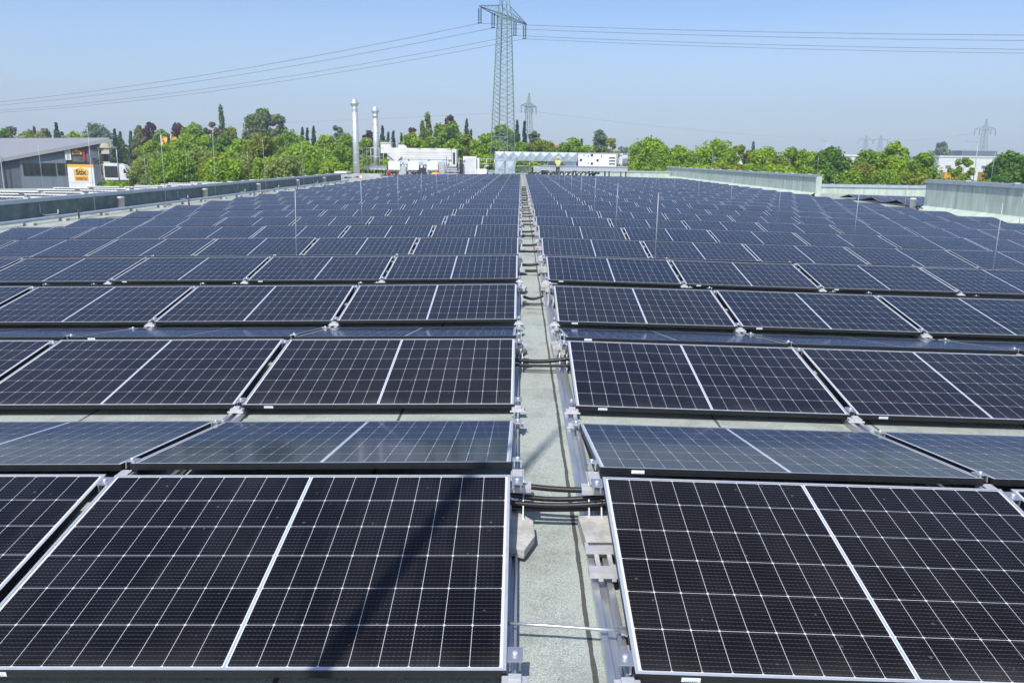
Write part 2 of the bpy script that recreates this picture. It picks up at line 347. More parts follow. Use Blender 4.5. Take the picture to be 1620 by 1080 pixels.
def parapet(name, label, a, b_, z0, z1, thick, mats, cop_over=.06, seam=1.0, flare=0, cop_h=.10):
    """upstand from a to b_ (xy), inner face on the left of a->b"""
    a, b_ = Vector((*a, 0)), Vector((*b_, 0)); L = (b_-a).length; ang = math.atan2((b_-a).y, (b_-a).x)
    t = thing(name, (a.x, a.y, z0), label, 'parapet wall', rz=ang); h = z1-z0
    w_ = MB(); w_.box(0, L, -thick, 0, -.25, h)
    if flare: w_.add([(0, .002, .22), (L, .002, .22), (L, flare, .0), (0, flare, .0)], [(0, 1, 2, 3)])
    k = seam*.6; s_ = MB()
    while k < L:
        wv = rng.uniform(-.05, .05); k += rng.uniform(-.25, .25)*seam
        sw = rng.uniform(.008, .02); s_.add([(k, .004, .03), (k+sw, .004, .03), (k+sw+wv, .004, h-.01), (k+wv, .004, h-.01)], [(0, 1, 2, 3)]); k += seam*rng.uniform(.92, 1.08)
    w_.build('wall_face', mats[0], t); s_.build('sheet_seams', 'seam', t)
    c = MB(); c.box(-.03, L+.03, -thick-cop_over, cop_over, h+.002, h+.035); c.box(-.03, L+.03, cop_over-.012, cop_over+.003, h-cop_h, h+.030)
    c.build('coping', 'coping', t)
    j = MB(); k = 1.3
    while k < L: j.box(k-.05, k+.05, -thick*.5, cop_over+.02, h+.036, h+.075); k += 2.95
    j.build('coping_clips', 'alu_matt', t)
    return t
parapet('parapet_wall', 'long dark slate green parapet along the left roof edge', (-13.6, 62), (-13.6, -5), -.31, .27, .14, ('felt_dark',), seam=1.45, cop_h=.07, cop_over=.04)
parapet('parapet_wall', 'tall pale green felt parapet nearest at the right picture edge', (16.2, 2), (16.2, 32.8), -.24, .97, .22, ('felt_wall',), seam=1.05, flare=.45)
parapet('parapet_wall', 'long pale green felt parapet behind the right panel field', (16.2, 45.0), (16.2, 91), -.24, .90, .30, ('felt_wall',), seam=1.05, flare=.45)
parapet('parapet_wall', 'low pale parapet closing the side bay at right', (32.8, 52), (16.8, 52), -.5, .24, .35, ('felt_wall',), seam=1.6, cop_h=.14)
parapet('parapet_wall', 'low white green parapet behind the steel platform at the roof end', (16.0, 88), (3, 88), -.15, .42, .3, ('felt_wall',), seam=2.0)

# ------------------------------------------------------------------ solar panels
HL, TILT = .08, .15035; Y0, PITCHY, RG = 2.149, 2.6968, .129
XR0, CG = .391, .044; NROW = 27; NL, NR = 6, 8
CT, ST = math.cos(TILT), math.sin(TILT)
fr = MB()
L_ = .011
for x0, x1, y0, y1 in ((0, PW, 0, L_), (0, PW, PH-L_, PH), (0, L_, L_, PH-L_), (PW-L_, PW, L_, PH-L_)):
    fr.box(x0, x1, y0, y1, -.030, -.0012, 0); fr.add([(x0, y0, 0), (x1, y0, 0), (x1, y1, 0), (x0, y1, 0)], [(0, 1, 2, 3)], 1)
for x0, x1, y0, y1 in ((-.0006, PW+.0006, -.0006, 0), (-.0006, PW+.0006, PH, PH+.0006)):   # thin ridge line on the long sides
    fr.box(x0, x1, y0, y1, -.017, -.014, 0)
FRAME = fr.mesh('frame', ['frame', 'lip'])
def sheet_mesh():
    s_ = MB(); a, b_ = L_, L_
    s_.add([(a, b_, -.002), (PW-a, b_, -.002), (PW-a, PH-b_, -.002), (a, PH-b_, -.002)], [(0, 1, 2, 3)], 0)
    s_.add([(a, b_, -.007), (PW-a, b_, -.007), (PW-a, PH-b_, -.007), (a, PH-b_, -.007)], [(3, 2, 1, 0)], 1)
    me = bpy.data.meshes.new('glass_sheet'); me.from_pydata(s_.v, [], s_.f); me.materials.append(MT['glass']); me.materials.append(MT['back'])
    me.polygons.foreach_set('material_index', s_.m)
    uv = me.uv_layers.new(name='UVMap')
    for lp in me.loops: c = me.vertices[lp.vertex_index].co; uv.data[lp.index].uv = (c.x, c.y)
    return me
SHEET = sheet_mesh()
def sticker_mesh(x0, y, sgn):
    s_ = MB(); s_.box(x0, x0+.058, min(y, y+sgn*.0016), max(y, y+sgn*.0016), -.024, -.009, 0)
    for k in range(7): s_.box(x0+.008+k*.006, x0+.008+k*.006+.003, min(y, y+sgn*.002), max(y, y+sgn*.002), -.0215, -.0185, 1)
    return s_.mesh('sticker', ['sticker', 'print'])
ST_F, ST_R = sticker_mesh(.14, -.0006, -1), sticker_mesh(PW-.20, PH+.0006, 1)
def panel_matrix(x_left, side, row_y, facing, zoff=None, slope=True):
    """front panel: low edge at row_y; rear panel: high edge at row_y"""
    s_ = (SR if side == 'right' else -SL) if slope else 0
    Ry = Matrix.Rotation(math.atan(s_), 4, 'Y')
    if facing == 'front':
        X, z = x_left, HL; Q = Matrix.Rotation(TILT, 4, 'X'); y = row_y
    else:
        X, z = x_left+PW, HL; y = row_y+PH*CT; Q = Matrix.Rotation(math.pi, 4, 'Z') @ Matrix.Rotation(TILT, 4, 'X')
    z += rz_(X) if zoff is None else zoff
    jr = random.Random(int(X*977+y*131)); jq = Matrix.Rotation(R(jr.gauss(0, .16)), 4, 'X') @ Matrix.Rotation(R(jr.gauss(0, .10)), 4, 'Y') @ Matrix.Rotation(R(jr.gauss(0, .05)), 4, 'Z')
    return Matrix.Translation((X, y+jr.gauss(0, .003), z+jr.gauss(0, .0025))) @ Ry @ Q @ jq
cands = []
def area(M):
    ps = [project(M @ Vector((x, y, 0))) for x, y in ((0, 0), (PW, 0), (PW, PH), (0, PH))]
    if any(p is None for p in ps): return 0
    poly = ps
    for ax, lim, sg in ((0, 0, 1), (0, 1620, -1), (1, 0, 1), (1, 1080, -1)):
        q = []
        for i in range(len(poly)):
            a, b_ = poly[i-1], poly[i]; ia, ib = sg*(a[ax]-lim) >= 0, sg*(b_[ax]-lim) >= 0
            if ia != ib: t = (lim-a[ax])/(b_[ax]-a[ax]); q.append((a[0]+t*(b_[0]-a[0]), a[1]+t*(b_[1]-a[1])))
            if ib: q.append(b_)
        poly = q
        if len(poly) < 3: return 0
    return sum(poly[i-1][0]*poly[i][1]-poly[i][0]*poly[i-1][1] for i in range(len(poly)))/2*1.0
def xl(side, c): return XR0+c*(PW+CG) if side == 'right' else -PW-c*(PW+CG)
def row_y(j): return Y0+j*PITCHY
for j in range(NROW):
    for side, n_ in (('left', NL), ('right', NR)):
        for c in range(n_):
            for facing in ('front', 'rear'):
                y = row_y(j) if facing == 'front' else row_y(j)+PH*CT+RG
                M = panel_matrix(xl(side, c), side, y, facing)
                a = -area(M) if facing == 'front' else -area(M)
                a = abs(a) if (facing == 'front' or j < 3) else abs(a)*1e-3
                lab = ('solar panel sloping towards' if facing == 'front' else 'solar panel sloping away from') + f' viewer, {ORD[j]} row, {ORD[c]} one {side} of aisle'
                cands.append((a, M, lab, facing, j, 'solar panels on the main roof'))
for j in range(3):                                   # the side bay at right
    for c in range(5):
        for facing in ('front', 'rear'):
            y = 35.8+j*PITCHY+(0 if facing == 'front' else PH*CT+RG)
            M = panel_matrix(17.0+c*(PW+CG), 'right', y, facing)
            cands.append((abs(area(M))*(.5 if facing == 'front' else .01), M, f'solar panel in right side bay, {ORD[j]} row, {ORD[c]} one from its gap, ' + ('near slope' if facing == 'front' else 'far slope'), facing, 20, 'solar panels in the side bay'))
cands.sort(key=lambda t: -t[0])
NIND = 262
for a, M, lab, facing, j, grp in cands[:NIND]:
    t = thing('solar_panel', (0, 0, 0), lab, 'solar panel', grp); t.matrix_world = M
    link('frame', FRAME, t); link('glass_sheet', SHEET, t)
    if j < 8 and rng.random() < .55: link('sticker', ST_F if facing == 'front' else ST_R, t)
vs, fs, mi, uvs = [], [], [], []
fv = np.array([tuple(v.co) for v in FRAME.vertices]); sv = np.array([tuple(v.co) for v in SHEET.vertices])
for a, M, *_ in cands[NIND:]:
    A = np.array(M)
    for me, V, off in ((FRAME, fv, 0), (SHEET, sv, 2)):
        k = len(vs); vs += [tuple(r) for r in (V @ A[:3, :3].T + A[:3, 3])]
        for p in me.polygons:
            fs.append(tuple(i+k for i in p.vertices)); mi.append(p.material_index+off); uvs += [tuple(V[i][:2]) for i in p.vertices]
me = bpy.data.meshes.new('far_solar_panels'); me.from_pydata(vs, [], fs)
for k in ('frame', 'lip', 'glass', 'back'): me.materials.append(MT[k])
me.polygons.foreach_set('material_index', mi); ul = me.uv_layers.new(name='UVMap'); ul.data.foreach_set('uv', [c for p in uvs for c in p])
tag(link('far_solar_panels', me), 'mass of the remaining dark blue solar panels at the far end of the roof', 'solar panels', kind='stuff')

# panel mounts on every column line: rail, low bracket, ridge post, clamps
def mount_meshes():
    d = {}
    m = MB(); m.box(-.040, -.016, -.42, PITCHY-.43, .004, .040); m.box(.016, .040, -.42, PITCHY-.43, .004, .040); m.box(-.0155, .0155, -.42, PITCHY-.43, .004, .012)
    d['base_rail'] = m.mesh('base_rail', 'alu', .002)
    def low(y):
        m = MB(); m.box(-.040, .040, y-.030, y+.012, .041, .062); m.box(-.020, .020, y-.026, y+.004, .0625, HL-.004); m.box(-.05, .05, y-.045, y-.031, .041, .052); return m
    d['low_bracket'] = low(-.016).mesh('low_bracket', 'alu_matt', .003)
    yr = PH*CT+RG/2; hz = HL+PH*ST
    d['far_bracket'] = low(2*yr+.034).mesh('low_bracket', 'alu_matt', .003)
    m = MB()
    m.prism([(yr-.16, .041), (yr+.10, .041), (yr+.10, hz-.04), (yr-.04, hz-.036)], -.030, -.024, M=Matrix(((0, 0, 1, 0), (1, 0, 0, 0), (0, 1, 0, 0), (0, 0, 0, 1))))
    m.prism([(yr-.16, .041), (yr+.10, .041), (yr+.10, hz-.04), (yr-.04, hz-.036)], .024, .030, M=Matrix(((0, 0, 1, 0), (1, 0, 0, 0), (0, 1, 0, 0), (0, 0, 0, 1))))
    m.box(-.024, .024, yr-.075, yr+.075, hz-.034, hz-.031); m.box(-.06, .06, yr-.10, yr-.03, hz-.07, hz-.045)
    d['ridge_post'] = m.mesh('ridge_post', 'alu_matt', .0015)
    m = MB(); m.box(-.024, .024, -.032, .032, .003, .008); m.box(-.018, -.012, -.032, .032, -.028, .003); m.box(.012, .018, -.032, .032, -.028, .003)
    d['clamp'] = m.mesh('clamp', 'alu', .001)
    m = MB(); m.lathe([(.010, .008), (.010, .016), (.006, .018)], 6); d['bolt'] = m.mesh('bolt', 'stainless')
    return d
MM = mount_meshes()
def clamp_mats():
    yr = PH*CT
    out = []
    for dist in (.055, PH-.06):
        out.append(Matrix.Translation((0, dist*CT, HL+dist*ST)) @ Matrix.Rotation(TILT, 4, 'X'))
        out.append(Matrix.Translation((0, 2*yr+RG-dist*CT, HL+dist*ST)) @ Matrix.Rotation(-TILT, 4, 'X'))
    return out
CM = clamp_mats()
def add_mount(X, j, lab, fine, rs=(1, 0)):
    t = thing('panel_mount', (X, row_y(j), rz_(X)), lab, 'panel mount', 'aluminium mounts under the panels')
    br_ = link('base_rail', MM['base_rail'], t); br_.scale.x, br_.location.x = rs
    link('low_bracket', MM['low_bracket'], t); link('low_bracket', MM['far_bracket'], t); link('ridge_post', MM['ridge_post'], t)
    for k, m in enumerate(CM):
        if not fine and k % 2: continue
        c = link('clamp', MM['clamp'], t); c.matrix_local = m
        if fine: link('bolt', MM['bolt'], c)
for j in range(NROW):
    for side, n_ in (('left', NL), ('right', NR)):
        for c in range(n_+1):
            X = (xl(side, c)-CG/2 if side == 'right' else xl(side, c)+PW+CG/2)
            if c == 0: X += -.004 if side == 'right' else .004
            if c > 0 and j > 6: continue
            if c == 0 and j > 16: continue
            p = project((X, row_y(j)+.6, .2))
            if p is None or p[0] < -260 or p[0] > 1900: continue
            where = f'{side} edge of aisle' if c == 0 else f'{ORD[c-1]} gap {side} of aisle'
            add_mount(X, j, rs=((1, 0) if c else ((.42, -.012) if side == 'left' else (1.0, -.012))), lab=f'silver aluminium panel mount at the {where}, {ORD[j]} row', fine=j < 4)

# ballast blocks, cables and earthing rod in the aisle
hexm = MB(); hexm.prism([(-.13, .15), (-.01, .19), (.085, .11), (.105, -.02), (.075, -.15), (-.03, -.13), (-.13, -.06)], .0, .042); HEXM = hexm.mesh('concrete_block', 'concrete', .005)
recm = MB(); recm.box(-.085, .13, -.14, .14, 0, .052); RECM = recm.mesh('concrete_block', 'concrete', .005)
BY = {0: .955, 1: 1.655, 2: 2.09, 3: .97}
for j in range(16):
    by = BY.get(j, .97+rng.choice((0, .08, -.2, .3, .7))); z0 = .030
    if j > 5 and rng.random() < .25: continue
    o = link('concrete_block', HEXM, None, (-.002 if j == 0 else (-.018 if j < 2 else .010), row_y(j)+by, z0 if j < 2 else .045)); o.rotation_euler = (R(rng.uniform(-2, 2)), R(4), R(rng.uniform(-9, 9)))
    tag(o, f'grey cut corner concrete block at left of aisle, {ORD[j]} row', 'concrete block', 'ballast blocks along the aisle')
    o = link('concrete_block', RECM, None, (.385 if j < 2 else .365, row_y(j)+by+rng.uniform(-.02, .03), z0 if j < 2 else .045)); o.rotation_euler = (0, 0, R(rng.uniform(-4, 4)))
    tag(o, f'pale square concrete block at right of aisle, {ORD[j]} row', 'concrete block', 'ballast blocks along the aisle')
def cable(j, y, za, zb, sag, r, lab, dy=0, xa=-.10, xb=.46):
    pts = [(xa+(xb-xa)*k/14, y+dy*(k/14), za+(zb-za)*k/14-sag*math.sin(math.pi*k/14)) for k in range(15)]
    m = MB(); m.tube(pts, r, 10); tag(m.build('power_cable', 'black'), lab, 'cable', 'black cables crossing the aisle')
y = row_y(0)+1.135
cable(0, y+.00, .215, .190, .018, .0125, 'thick black ribbed cable crossing the aisle, topmost of the nearest bundle', -.02)
cable(0, y-.02, .175, .165, .030, .0115, 'black cable just below the top one of the nearest bundle', .0)
cable(0, y-.04, .140, .145, .020, .0115, 'sagging black cable in the middle of the nearest bundle', -.01)
cable(0, y-.03, .105, .110, .012, .0115, 'lowest black cable of the nearest bundle across the aisle', .01)
for j in range(1, 16):
    dy_ = {1: (1.165, 1.10), 2: (1.30, 1.10)}.get(j, (1.22+rng.uniform(-.2, .25), .88+rng.uniform(-.3, .2))); y = row_y(j)+rng.uniform(-.05, .05); cx_ = (-.10, .46) if j < 2 else (.06+rng.uniform(-.03, .02), .30+rng.uniform(-.02, .05))
    cable(j, y+dy_[0]-.15, .11, .12, .03 if j < 3 else .008, .015 if j < 3 else .02, f'thicker black cable of the pair crossing the aisle, {ORD[j]} row', .02, *cx_)
    cable(j, y+dy_[1]-.12, .07, .07, .008, .011 if j < 3 else .02, f'thinner black cable of the pair crossing the aisle, {ORD[j]} row', rng.uniform(-.03, .03), *cx_)
m = MB(); yy = onz(890, 994, .06).y; m.tube([(-.03, yy+.005, .075), (.15, yy, .070), (.30, yy-.008, .066), (.42, yy-.012, .066)], .0055, 8)
m.box(.375, .435, yy-.03, yy+.012, .058, .066); m.lathe([(.009, .066), (.009, .076), (.005, .079)], 6, (.41, yy-.008, 0))
tag(m.build('earthing_rod', 'alu'), 'thin bright metal earthing rod across the aisle in the foreground', 'earthing rod')
m = MB()
for y in (yy+.36, yy+.55): m.box(.30, .43, y-.03, y+.03, .062, .082)
m.box(.335, .352, yy+.33, yy+.58, .05, .061); m.box(.385, .402, yy+.33, yy+.58, .05, .061)
tag(m.build('rail_connector', 'alu_matt'), 'bright ladder shaped rail connector beside the nearest right panel', 'rail connector')

# ------------------------------------------------------------------ lightning rods
def rod_mesh(h, r=.008):
    m = MB(); m.tube([(0, 0, 0), (0, 0, h*.5), (0, 0, h)], [r, r*.9, r*.7], 6); return m.mesh('rod', 'rod_steel')
fm = MB(); fm.lathe([(.17, 0), (.17, .07), (.14, .09)], 16); FOOT = fm.mesh('foot', 'concrete')
RODS = {h: rod_mesh(h, r) for h, r in ((1.05, .0072), (2.6, .009), (3.0, .012))}
def rod(x, y, h, lab, z=None, foot=True):
    t = thing('lightning_rod', (x, y, rz_(x) if z is None else z), lab, 'lightning rod', 'lightning rods on the roof')
    o = link('rod', RODS[h], t); o.location.z = .08 if foot else 0; o.rotation_euler = (R(rng.uniform(-1.2, 1.2)), R(rng.uniform(-1.2, 1.2)), 0)
    if foot: link('foot', FOOT, t)
for ln, X in (('left of aisle', -3.5), ('just right of aisle', 2.15), ('in the middle of the right field', 7.45)):
    for k in range(12):
        rod(X, 12.62+5.394*k, 1.05, f'thin lightning rod {ln}, {ORD[k]} from the viewer')
for k, (x, y) in enumerate(((13.0, 21.2), (13.0, 27.6), (13.0, 34.0))):
    rod(x, y, 1.05, f'thin lightning rod at right end of the panel rows, {ORD[k]} from the viewer')
for k, px in enumerate((143, 258, 339, 419, 480, 515)):
    rod(-13.0, 13.0*F_PX*1.02/(824-px), 2.6, f'tall lightning rod on concrete foot by left parapet, {ORD[k]} from viewer')
for k, (px, Y) in enumerate(((69, 40), (163, 48), (233, 53), (298, 58), (395, 68))):
    p = at(px, 300, Y); rod(p.x, Y, 2.6, f'lightning rod on the lower roof beyond left parapet, {ORD[k]} from left', -.80)
for k, (px, Y) in enumerate(((1548, 28.9), (1282, 45.8), (1198, 56), (1097, 77))):
    t_ = rod(16.5, Y, 1.05, f'short lightning rod on top of a right parapet, {ORD[k]} from right', .99 if k == 0 else .92, False)
for k, (px, Y) in enumerate(((978, 80), (995, 86), (1125, 66))):
    p = at(px, 270, Y); rod(p.x, Y, 2.6, f'tall lightning rod right of the air handling unit, {ORD[k]} from left')

# ------------------------------------------------------------------ things along the left parapet
t = thing('edge_rail', (-12.6, 8, rz_(-12.6)), 'long grey pipe rail on little concrete feet along the left roof edge', 'rail')
m = MB(); m.tube([(0, y, .12) for y in range(0, 53, 2)], .045, 10); m.build('pipe', 'coping', t)
ft = MB(); ft.box(-.13, .13, -.09, .09, 0, .07); ft.box(-.03, .03, -.03, .03, .07, .08); FT = ft.mesh('foot', 'concrete', .005)
for k in range(26):
    o = link('foot', FT, t, (rng.uniform(-.03, .12), 8.5+1.95*k+rng.uniform(-.2, .2), 0)); o.rotation_euler.z = rng.uniform(-.2, .2)
for k, (px, py) in enumerate(((186, 328), (322, 311), (408, 303), (471, 293), (513, 286))):
    Y = 13.2*F_PX*1.02/(824-px); m = MB(); m.lathe([(.10, 0), (.10, .38), (.115, .38), (.115, .44), (.05, .45)], 16)
    tag(m.build('vent_pipe', 'alu_matt', None, 0, (-13.2, Y, rz_(-13.2))), f'grey vent pipe by the left parapet, {ORD[k]} from the viewer', 'vent pipe', 'vent pipes by the parapet')
for k, (px, py) in enumerate(((116, 350), (295, 325), (400, 311), (470, 301))):
    Y = 11.9*F_PX*1.02/(824-px); m = MB(); m.tube([(0, 0, 0), (0, 0, .34)], .022, 8); m.box(-.09, .09, -.02, .02, .25, .30)
    tag(m.build('marker_post', 'dark', None, 0, (-11.9, Y, rz_(-11.9))), f'short black post on the left roof strip, {ORD[k]} from the viewer', 'post', 'black posts on the roof strip')
for k, (px, py) in enumerate(((72, 330), (288, 301), (382, 296), (437, 292), (500, 284))):
    Y = 13.45*F_PX*1.02/(824-px); m = MB(); m.tube([(0, -.35, .14), (0.10, -.35, .12), (0.12, -.3, .10), (.12, .3, .10), (.12, .33, .16), (.12, .33, .22)], .016, 8)
    m.tube([(0, -.35, .14), (0, -.35, .42)], .012, 6)
    tag(m.build('fixing_hook', 'alu_matt', None, 0, (-13.56, Y, -.28)), f'bent silver fixing hook on the left parapet face, {ORD[k]} from the viewer', 'hook', 'hooks on the parapet face')
m = MB(); q = []
for k in range(40): q.append((-11.3+.5*math.sin(k*.9)+rng.uniform(-.12, .12), 16+k*.55, rz_(-11.3)+.012))
m.tube(q, .008, 6); tag(m.build('loose_cable', 'black'), 'thin black cable snaking along the left roof strip', 'cable')
# right field bits
m = MB(); m.lathe([(.11, 0), (.11, .42), (.12, .42), (.12, .47), (.05, .48)], 16)
p = onz(1443, 331, -.2); tag(m.build('vent_pipe', 'white', None, 0, (p.x, p.y, rz_(p.x))), 'pale vent pipe standing before the right parapet corner', 'vent pipe')
p = onz(1459, 333, -.2); m = MB()
for a in range(7): m.tube([(0, 0, .05), (.12*math.cos(a), .12*math.sin(a), .16), (.26*math.cos(a), .26*math.sin(a), .10)], .012, 6)
m.lathe([(.05, 0), (.04, .14)], 8); tag(m.build('roof_drain_guard', 'dark', None, 0, (p.x-.2, p.y, rz_(p.x))), 'black leaf guard on a roof drain beside the right vent pipe', 'drain guard')

# panels of the neighbouring lower roof, seen from behind
k_lo = 0
bs = MB(); bs.add([(.02, .02, -.004), (PW-.02, .02, -.004), (PW-.02, PH-.02, -.004), (.02, PH-.02, -.004)], [(0, 1, 2, 3)])
BSHEET = bpy.data.meshes.new('backsheet'); BSHEET.from_pydata(bs.v, [], bs.f); BSHEET.materials.append(MT['back'])
uv = BSHEET.uv_layers.new(name='UVMap')
for lp in BSHEET.loops: c = BSHEET.vertices[lp.vertex_index].co; uv.data[lp.index].uv = (c.x, c.y)
bf = MB()
for x0, x1, y0, y1 in ((0, PW, 0, .03), (0, PW, PH-.03, PH), (0, .03, .03, PH-.03), (PW-.03, PW, .03, PH-.03)): bf.box(x0, x1, y0, y1, -.034, 0)
BFRAME = bf.mesh('frame', 'white')
mm = MB(); mm.box(.10, .14, PH-.05, PH-.02, -.42, -.04); LEGA = mm.mesh('leg', 'dark'); mm = MB(); mm.box(PW-.14, PW-.10, PH-.05, PH-.02, -.42, -.04); LEGB = mm.mesh('leg', 'dark')
for j in range(20):
    for c in range(18):
        Y = 24.5+2.1*j; X = -16.2-1.96*c-.45*(j % 2); TL = .27
        M = Matrix.Translation((X+PW, Y+PH*math.cos(TL), -.40)) @ Matrix.Rotation(math.pi, 4, 'Z') @ Matrix.Rotation(TL, 4, 'X')
        p = project((X+PW/2, Y, -.40+PH*math.sin(TL)))
        if p is None or p[0] < -25: continue
        tpar = (-13.7-CAM.x)/(X+PW*.5-CAM.x); zc = CAM.z+(-.12-CAM.z)*tpar      # hidden wholly behind the parapet: left out
        if zc < .24 or p[1] < 300-p[0]*17/430: continue
        t = thing('solar_panel', (0, 0, 0), f'white backed panel on lower roof, {ORD[j]} row back, {ORD[c]} from parapet', 'solar panel', 'panels seen from behind on the lower roof'); t.matrix_world = M
        link('frame', BFRAME, t); link('backsheet', BSHEET, t); link('leg', LEGA, t); link('leg', LEGB, t); k_lo += 1
print('lower roof panels', k_lo)

# ------------------------------------------------------------------ roof plant at the far end
D = 82.0
def rect(mb, px0, px1, py0, py1, Y, depth, mi=0):
    """a box whose front face covers the given picture rectangle at distance Y"""
    a = at(px0, py1, Y); b_ = at(px1, py0, Y); mb.box(a.x, b_.x, Y, Y+depth, a.z, b_.z, mi); return a, b_
def flue(px, ytop, ybase, rpx, Y, lab):
    a, t_ = at(px, ybase, Y), at(px-3.0, ytop, Y); r = rpx*Y/F_PX; h = t_.z-a.z
    t = thing('flue_stack', (a.x, Y, a.z), lab, 'chimney', 'steel flue stacks'); t.rotation_euler = (0, R(-.35), 0)
    m = MB(); m.lathe([(r, -.3), (r, h-1.15)], 28)
    for k in range(1, 7): m.lathe([(r*1.03, h*.14*k), (r*1.03, h*.14*k+.05)], 28)
    m.lathe([(r*.84, h-1.15), (r*.84, h-.68)], 28); m.build('pipe', 'stainless', t)
    m = MB(); m.lathe([(r*.84, h-.72), (r*1.36, h-.42), (r*1.36, h-.36), (r*.80, h-.12), (r*.72, h), (r*.2, h+.01)], 28); m.build('cowl', 'stainless', t)
    m = MB(); m.lathe([(r*1.6, -.35), (r*1.6, -.22), (r*1.05, -.1)], 20); m.build('base_collar', 'galv_dull', t)
flue(564.5, 157, 274, 4.7, 79, 'taller stainless steel flue stack left of the plant platform')
flue(596.0, 169, 262, 4.4, 84, 'shorter stainless steel flue stack behind the platform railing')
m = MB(); p0 = at(556, 290, 77.5); p1 = at(600, 274, 77.5)
m.box(p0.x, p1.x, 77.5, 80.5, rz_(-16)-.2, p1.z-.1); tag(m.build('plinth', 'concrete', None, .02), 'concrete plinth under the taller flue stack', 'plinth')
m = MB(); rect(m, 583, 602, 277, 287, 76, 1.2); tag(m.build('service_box', 'galv_dull', None, .02), 'grey service box on the roof beside the flue plinth', 'box')
m = MB()
for k in range(5): rect(m, 545+k*6, 549+k*6, 280-k*.4, 285, 72+.3*k, .3, k % 3)
tag(m.build('pipe_fittings', ['red', 'white', 'galv_dull']), 'little red and white pipe fittings on the roof before the flue plinth', 'pipe fittings')
m = MB(); rect(m, 529, 548, 271.5, 274, 70, 2); tag(m.build('parapet_cap', 'white', None, .02), 'white cover slab at the end of the left parapet', 'slab')

def platform(name, lab, px0, px1, ytop, Y, depth, legs, bt=.32):
    a, b_ = at(px0, ytop, Y), at(px1, ytop, Y)
    t = thing(name, ((a.x+b_.x)/2, Y, rz_((a.x+b_.x)/2)), lab, 'steel platform'); ox = t.location
    m = MB(); zt = (a.z+b_.z)/2-ox.z; L = (b_.x-a.x)/2
    m.box(-L, L, -.04, .04, zt-bt, zt); m.box(-L, L, -.10, .10, zt-bt-.001, zt-bt+.03); m.box(-L, L, -.10, .10, zt-.03, zt+.001); m.box(-L, L, depth-.04, depth+.04, zt-bt, zt)
    m.build('beam', 'galv_dull', t)
    m = MB(); m.box(-L, L, .12, depth-.06, zt+.004, zt+.04); m.build('grating', 'galv_dull', t)
    for k in range(legs):
        for y in (0, depth):
            m = MB(); x = -L+.15+(2*L-.3)*k/(legs-1); m.box(x-.06, x+.06, y-.06, y+.06, 0, zt-bt-.003); m.box(x-.14, x+.14, y-.14, y+.14, 0, .02); m.build('leg', 'dark', t)
    return t, zt, L
def railing(lab, pts, h=1.1, step=1.2, mats='galv_dull', parent=None):
    o = Vector(pts[0]); t = thing('railing', o, lab, 'railing'); ps = [Vector(p)-o for p in pts]
    for a, b_ in zip(ps[:-1], ps[1:]):
        n_ = max(1, round((b_-a).length/step))
        for k in range(n_+1):
            m = MB(); q = a.lerp(b_, k/n_); m.tube([q, q+Vector((0, 0, h))], .032, 8); m.build('post', mats, t)
        for hh in (h, h*.55):
            m = MB(); m.tube([a+Vector((0, 0, hh)), b_+Vector((0, 0, hh))], .030, 8); m.build('handrail' if hh == h else 'knee_rail', mats, t)
    return t
platform('steel_platform', 'grey steel platform under the left end of the cream chiller', 576, 612, 263.5, 81, 2.2, 4)
platform('steel_platform', 'long grey steel platform carrying the cream chiller', 613, 732, 266, 82, 4.5, 7, .25)
platform('steel_platform', 'grey steel beam platform with legs under the white air handling unit', 856, 993, 263.5, 80, 4.0, 6, .42)
platform('steel_platform', 'short grey steel platform between the white condenser and the duct', 757, 783, 270, 82, 2.0, 3, .22)
a, b_ = at(574, 263, 80.6), at(607, 263, 80.6)
railing('grey railing beside the flue stacks at the chiller platform', [(a.x, 80.6, a.z), (b_.x, 80.6, a.z)], 1.75, .42)
a, b_ = at(757, 268, 81.6), at(782, 268, 81.6)
railing('grey railing between the white condenser and the square duct', [(a.x, 81.6, a.z), (b_.x, 81.6, a.z)], 1.0, .8)
a, b_ = at(976, 262, 82), at(993, 262, 82)
railing('grey railing at the right end of the air handling unit platform', [(a.x, 82, a.z), (b_.x, 82, a.z), (b_.x, 86, a.z)], 1.15, .5)
a, b_ = at(815, 268, 84.5), at(838, 268, 84.5)
railing('grey railing on the walkway seen under the horizontal duct', [(a.x, 84.5, a.z-.3), (b_.x, 84.5, a.z-.3)], 1.2, 1.0)

# cream chiller with four fans
a, b_ = at(612, 262, 82.6), at(722, 236, 82.6)
t = thing('chiller_unit', ((a.x+b_.x)/2, 83.8, a.z), 'long cream chiller with a row of round fan cowls on top', 'chiller'); W_ = (b_.x-a.x)/2; H_ = b_.z-a.z
m = MB(); m.box(-W_, W_*.86, -1.0, 1.0, H_*.38, H_*.93); m.box(-W_*.9, W_*.86, -.85, .85, 0.04, H_*.38-.003); m.box(W_*.87, W_*1.0, -1.05, 1.0, .04, H_); m.build('casing', 'cream', t, .03)
m = MB()
for k in range(3): m.box(-W_+.02, W_*.85, -1.012, -1.002, H_*(.48+.14*k), H_*(.48+.14*k)+.03)
m.build('panel_joints', 'galv_dull', t)
for k in range(4):
    m = MB(); x = -W_*.72+W_*.44*k; m.lathe([(.80, H_*.93+.003), (.84, H_*.93+.1), (.78, H_*1.02), (.70, H_*1.02), (.70, H_*.95)], 24, (x, 0, 0)); fz = m.build('fan_cowl', 'cream', t)
    m = MB(); m.lathe([(.68, H_*.955), (.66, H_*.962)], 20, (x, 0, 0)); m.build('fan_grille', 'dark', fz)
m = MB(); m.box(W_*.90, W_*.96, -1.075, -1.052, .2, H_*.8); m.build('service_door', 'dark', t)
